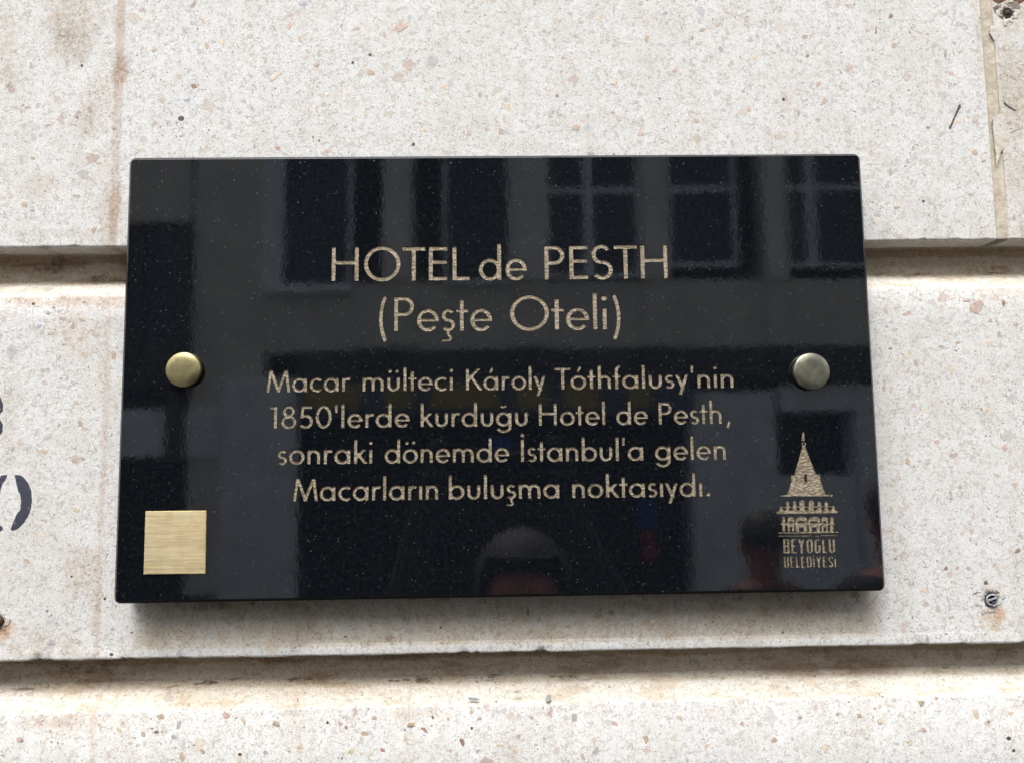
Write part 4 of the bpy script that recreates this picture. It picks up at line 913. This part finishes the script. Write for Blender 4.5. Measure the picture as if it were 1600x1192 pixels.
for u0, u1, v1 in ((500, 538, 446), (700, 716, 440), (760, 792, 440), (862, 880, 426), (962, 990, 428), (1052, 1072, 414), (1236, 1250, 414)):
    xa, xb = fp(u0, 400)[0], fp(u1, 400)[0]; bm = bmesh.new(); n = 10
    g_ = [[bm.verts.new((xa+(xb-xa)*i/n, -.02+.02*math.sin(i*2.2), z_)) for z_ in (fp(u0, v1)[1], 5.25)] for i in range(n+1)]
    for i in range(n): bm.faces.new((g_[i][0], g_[i+1][0], g_[i+1][1], g_[i][1]))
    ex = bmesh.ops.extrude_face_region(bm, geom=list(bm.faces)); bmesh.ops.translate(bm, verts=[v for v in ex['geom'] if isinstance(v, bmesh.types.BMVert)], vec=(0, -.01, 0))
    bm_obj('curtain', bm, M_CURT, opp, True)
for u0, u1 in ((560, 612), (800, 822), (1000, 1012), (1196, 1226)):
    fbox('bracket', u0, 548, u1, 572, .121, .22, M_DARKT)
s = thing('shop_sign', 'dark shop sign board with yellow lettering blocks across the street', 'sign', (0, -D, z_shop))
def sbox(name, u0, v0, u1, v1, y0, y1, mat):
    xa, zt = fp(u0, v0); xb, zb = fp(u1, v1); return box(name, (xa, -y1, zb-z_shop), (xb, -y0, zt-z_shop), mat, s)
sbox('board', 478, 600, 1078, 648, -.2, -.02, M_SIGN)
for u0, u1 in ((484, 570), (608, 650), (676, 780), (806, 850), (878, 930), (974, 1010)): sbox('sign_block', u0, 604, u1, 640, -.245, -.2005, M_SIGNY)
def cloth(name, lab, u0, v0, u1, v1, mat):
    xa, zt = fp(u0, v0); xb, zb = fp(u1, v1); bm = bmesh.new(); n = 8
    t_ = [[bm.verts.new((xa+(xb-xa)*i/n, -D+.20+.03*math.sin(i*1.6+j*.5), zt+(zb-zt)*j/n)) for i in range(n+1)] for j in range(n+1)]
    for j in range(n):
        for i in range(n): bm.faces.new((t_[j][i], t_[j][i+1], t_[j+1][i+1], t_[j+1][i]))
    ex = bmesh.ops.extrude_face_region(bm, geom=list(bm.faces)); bmesh.ops.translate(bm, verts=[v for v in ex['geom'] if isinstance(v, bmesh.types.BMVert)], vec=(0, .015, 0))
    tag(bm_obj(name, bm, mat, None, True), lab, 'garment')
cloth('blue_shirt', 'blue garment hanging high in the shop front across the street', 766, 684, 800, 702, M_BLUE); cloth('red_shirt', 'dark red garment hanging under the small blue one', 786, 704, 812, 738, M_RED)
cloth('blue_shirt', 'larger blue garment hanging low right in the shop front', 990, 780, 1016, 824, M_BLUE); cloth('red_shirt', 'dark red garment hanging under the larger blue one', 996, 826, 1018, 872, M_RED)
st = box('street', (-40, -D+.001, -.25), (40, .3, 0), M_ROAD); tag(st, kind='structure')
# the plaque's own building goes on above, below and beside the visible courses
own = thing('building', 'plain pale facade around and above the grooved stone courses', 'building', (0, 0, 0))
box('wall', (-9, WALL+.001, ZC+1.001), (9, 1.0, 4.4), M_UP, own); box('wall', (-9, WALL+.001, 0), (9, 1.0, ZC-1.001), M_UP, own)
box('wall', (-9, WALL+.001, ZC-1), (XL-.001, 1.0, ZC+1), M_UP, own); box('wall', (XR+.001, WALL+.001, ZC-1), (9, 1.0, ZC+1), M_UP, own)
box('wall', (XL, WALL+GD+.06, ZC-1), (XR, 1.0, ZC+1), M_SHOP, own)

# ------------------------------------------------------------------ people seen only as dim reflections
M_SKIN = simple('skin', (0.50, 0.30, 0.22), .55); M_JACKET = simple('dark_jacket', (0.020, 0.022, 0.028), .85); M_TROUS = simple('dark_trousers', (0.03, 0.032, 0.04), .85)
M_HAIR = simple('dark_hair', (0.03, 0.022, 0.018), .6, scale=60, var=.3); M_REDC = simple('dark_red_scarf', (0.16, 0.022, 0.03), .85); M_FACE = simple('ruddy_skin', (0.30, 0.105, 0.085), .6); M_GHAIR = simple('greying_hair', (0.038, 0.034, 0.035), .7, scale=60, var=.3)
M_PHONE = simple('black_phone', (0.012, 0.012, 0.014), .25); M_LENS = simple('lens_glass', (0.01, 0.01, 0.02), .05)
def skin_mesh(joints, edges, lv=2):
    """one continuous surface grown round a skeleton: joints = {name: (x, y, z, radius)}"""
    names = list(joints); me = bpy.data.meshes.new('tmp'); me.from_pydata([joints[n][:3] for n in names], [(names.index(a), names.index(b)) for a, b in edges], [])
    ob = link(bpy.data.objects.new('tmp', me)); md = ob.modifiers.new('skin', 'SKIN'); md.use_smooth_shade = True
    for i, n in enumerate(names):
        sv_ = me.skin_vertices[0].data[i]; r = joints[n][3]; sv_.radius = (r, joints[n][4] if len(joints[n]) > 4 else r); sv_.use_root = (i == 0)
    sb = ob.modifiers.new('sub', 'SUBSURF'); sb.levels = lv; sb.render_levels = lv
    out = bpy.data.meshes.new_from_object(ob.evaluated_get(bpy.context.evaluated_depsgraph_get()))
    bpy.data.objects.remove(ob); bpy.data.meshes.remove(me); return out
def person(lab, x, y, height, facing, photographer=False, hairm=None, scarf=None):
    t = thing('person', lab, 'person', (x, y, 0)); k = height/1.75; f = facing  # f=+1 faces +Y (the plaque wall), -1 faces the street
    J = {'pelvis': (0, 0, .95, .15, .11), 'waist': (0, 0, 1.08, .145, .10), 'chest': (0, .0, 1.30, .165, .115), 'collar': (0, -.01*f, 1.43, .10, .08), 'neck': (0, 0, 1.49, .055), 'skull0': (0, .015*f, 1.57, .068, .082), 'skull': (0, .01*f, 1.655, .078, .095), 'crown': (0, 0, 1.70, .06, .07)}
    E = [('pelvis', 'waist'), ('waist', 'chest'), ('chest', 'collar'), ('collar', 'neck'), ('neck', 'skull0'), ('skull0', 'skull'), ('skull', 'crown')]
    for s_, n in ((-1, 'l'), (1, 'r')):
        J.update({n+'hip': (.10*s_, 0, .88, .09), n+'knee': (.11*s_, .02*f, .50, .06), n+'calf': (.115*s_, -.01*f, .36, .055), n+'ankle': (.12*s_, -.02*f, .09, .038), n+'ball': (.13*s_, .12*f, .04, .038, .03), n+'sh': (.19*s_, 0, 1.40, .062)})
        E += [('pelvis', n+'hip'), (n+'hip', n+'knee'), (n+'knee', n+'calf'), (n+'calf', n+'ankle'), (n+'ankle', n+'ball'), ('collar', n+'sh')]
        if photographer:
            cx, cy, cz = (CAM[0]-x)/k, (-CAM[2]-y)/k, (ZC+CAM[1])/k       # the phone, in body units
            hx = cx+.075*s_
            J.update({n+'el': (.25*s_, .20*f, 1.43, .045), n+'wr': (hx+.03*s_, cy-.07, cz-.10, .028), n+'palm': (hx+.012*s_, cy-.045, cz-.055, .030, .018)})
            E += [(n+'sh', n+'el'), (n+'el', n+'wr'), (n+'wr', n+'palm')]
            for q_ in range(4):
                J[n+'f%da' % q_] = (hx+.010*s_, cy-.040+.004*q_, cz-.045+.020*q_, .0095); J[n+'f%db' % q_] = (hx+.004*s_, cy-.008, cz-.045+.021*q_, .0085); J[n+'f%dc' % q_] = (hx-.010*s_, cy-.004, cz-.045+.021*q_, .0075)
                E += [(n+'palm', n+'f%da' % q_), (n+'f%da' % q_, n+'f%db' % q_), (n+'f%db' % q_, n+'f%dc' % q_)]
            J[n+'t1'] = (hx+.000*s_, cy-.050, cz-.035, .0105); J[n+'t2'] = (hx-.025*s_, cy-.040, cz-.015, .009)
            E += [(n+'palm', n+'t1'), (n+'t1', n+'t2')]
        else:
            J.update({n+'el': (.25*s_, -.03*f, 1.12, .045), n+'wr': (.25*s_, .06*f, .88, .028), n+'palm': (.25*s_, .08*f, .82, .026, .036)}); E += [(n+'sh', n+'el'), (n+'el', n+'wr'), (n+'wr', n+'palm')]
            for q_ in range(4):
                ys = .045*f+.019*f*q_*1.0; J[n+'f%d' % q_] = (.25*s_, ys+.02*f, .755-.006*(q_ % 3), .0095); J[n+'g%d' % q_] = (.24*s_, ys+.025*f, .715-.006*(q_ % 3), .0085); E += [(n+'palm', n+'f%d' % q_), (n+'f%d' % q_, n+'g%d' % q_)]
            J[n+'t1'] = (.235*s_, .115*f, .80, .011); J[n+'t2'] = (.225*s_, .13*f, .77, .009); E += [(n+'palm', n+'t1'), (n+'t1', n+'t2')]
    J = {n: tuple(c*k for c in v) for n, v in J.items()}
    me = skin_mesh(J, E); me.name = 'body'
    SK = M_FACE
    for m in (SK, M_JACKET, M_TROUS): me.materials.append(m)
    for p in me.polygons:
        c = p.center/k; arm = abs(c.x) > .205 or (photographer and c.y*f > .16)
        hand = (c.z < .875 and abs(c.x) > .2 and c.z > .6) if not photographer else (c.z > (ZC+CAM[1])/k-.115 and c.y*f > .12)
        p.material_index = 0 if (c.z > 1.47 and not arm) or (hand and not photographer) else (2 if c.z < .98 and not arm else 1)
    b = link(bpy.data.objects.new('body', me), t)
    # face details and hair
    bm = bmesh.new()
    bmesh.ops.create_uvsphere(bm, u_segments=24, v_segments=16, radius=1)
    for v in list(bm.verts):
        v.co = Vector((v.co.x*.090, v.co.y*.108-.012*f, v.co.z*.098))
    bmesh.ops.delete(bm, geom=[v for v in bm.verts if v.co.z < -.045 or (v.co.y*f > .055 and v.co.z < .045)], context='VERTS')
    for v in bm.verts: v.co += v.normal*.006*mnoise.noise(v.co*60)
    o = bm_obj('hair', bm, hairm or M_HAIR, t, True); o.location = (0, .005*f*k, 1.672*k); o.scale = (k, k, k)
    for s_ in (-1, 1):
        bm = bmesh.new(); bmesh.ops.create_uvsphere(bm, u_segments=10, v_segments=8, radius=.012); o = bm_obj('eye', bm, M_HAIR, t, True); o.location = (.032*s_*k, .092*f*k, 1.635*k)
        bm = bmesh.new(); bmesh.ops.create_uvsphere(bm, u_segments=10, v_segments=8, radius=.03); bmesh.ops.scale(bm, verts=bm.verts, vec=(.3, .6, 1)); o = bm_obj('ear', bm, SK, t, True); o.location = (.085*s_*k, -.005*f*k, 1.62*k)
    bm = bmesh.new(); bmesh.ops.create_cone(bm, segments=8, radius1=.018, radius2=.006, depth=.05, cap_ends=True); o = bm_obj('nose', bm, SK, t, True); o.location = (0, .105*f*k, 1.60*k)
    bm = bmesh.new(); bmesh.ops.create_uvsphere(bm, u_segments=12, v_segments=8, radius=.02); bmesh.ops.scale(bm, verts=bm.verts, vec=(1.2, .4, .3)); o = bm_obj('mouth', bm, M_REDC, t, True); o.location = (0, .092*f*k, 1.56*k)
    if scarf:
        bm = bmesh.new(); n = 28; m_ = 10
        g_ = [[bm.verts.new(((.10+.036*math.cos(b_))*math.cos(a_)*1.25, (.10+.036*math.cos(b_))*math.sin(a_), .045*math.sin(b_)+.01*math.sin(a_*5))) for b_ in [2*math.pi*j/m_ for j in range(m_)]] for a_ in [2*math.pi*i/n for i in range(n)]]
        for i in range(n):
            for j in range(m_): bm.faces.new((g_[i][j], g_[(i+1) % n][j], g_[(i+1) % n][(j+1) % m_], g_[i][(j+1) % m_]))
        o = bm_obj('scarf', bm, scarf, t, True); o.location = (0, .01*f*k, 1.465*k)
    return t
# photographer: head shows low in the plaque, phone held up in both hands
px_, _ = plane(815, 870, -.92)
person('photographer in dark jacket, dark gloves and red scarf holding up a phone', px_, -.92, 1.74, 1, True, M_GHAIR, M_REDC)
px_, _ = plane(1193, 850, -2.4); person('dark haired passer-by in a dark jacket on the street', px_, -2.4, 1.66, -1)
px_, _ = plane(1402, 780, -1.9); person('passer-by in a dark jacket nearer the wall on the right', px_, -1.9, 1.80, -1)
pc = W3(*CAM)
ph = thing('phone', 'black smartphone held up by the photographer', 'phone', (pc.x, pc.y-.012, pc.z-.03))
box('phone_body', (-.0775, -.0085, -.045), (.0775, -.0005, .035), M_PHONE, ph, .003)
bm = bmesh.new(); lathe(bm, [(.007, -.0005), (.007, -.0025), (.0045, -.0028), (0, -.0022)], 24)
for v in bm.verts: v.co.z += .03
for v in bm.verts: v.co.y *= 1
bm_obj('camera_lens', bm, M_LENS, ph)
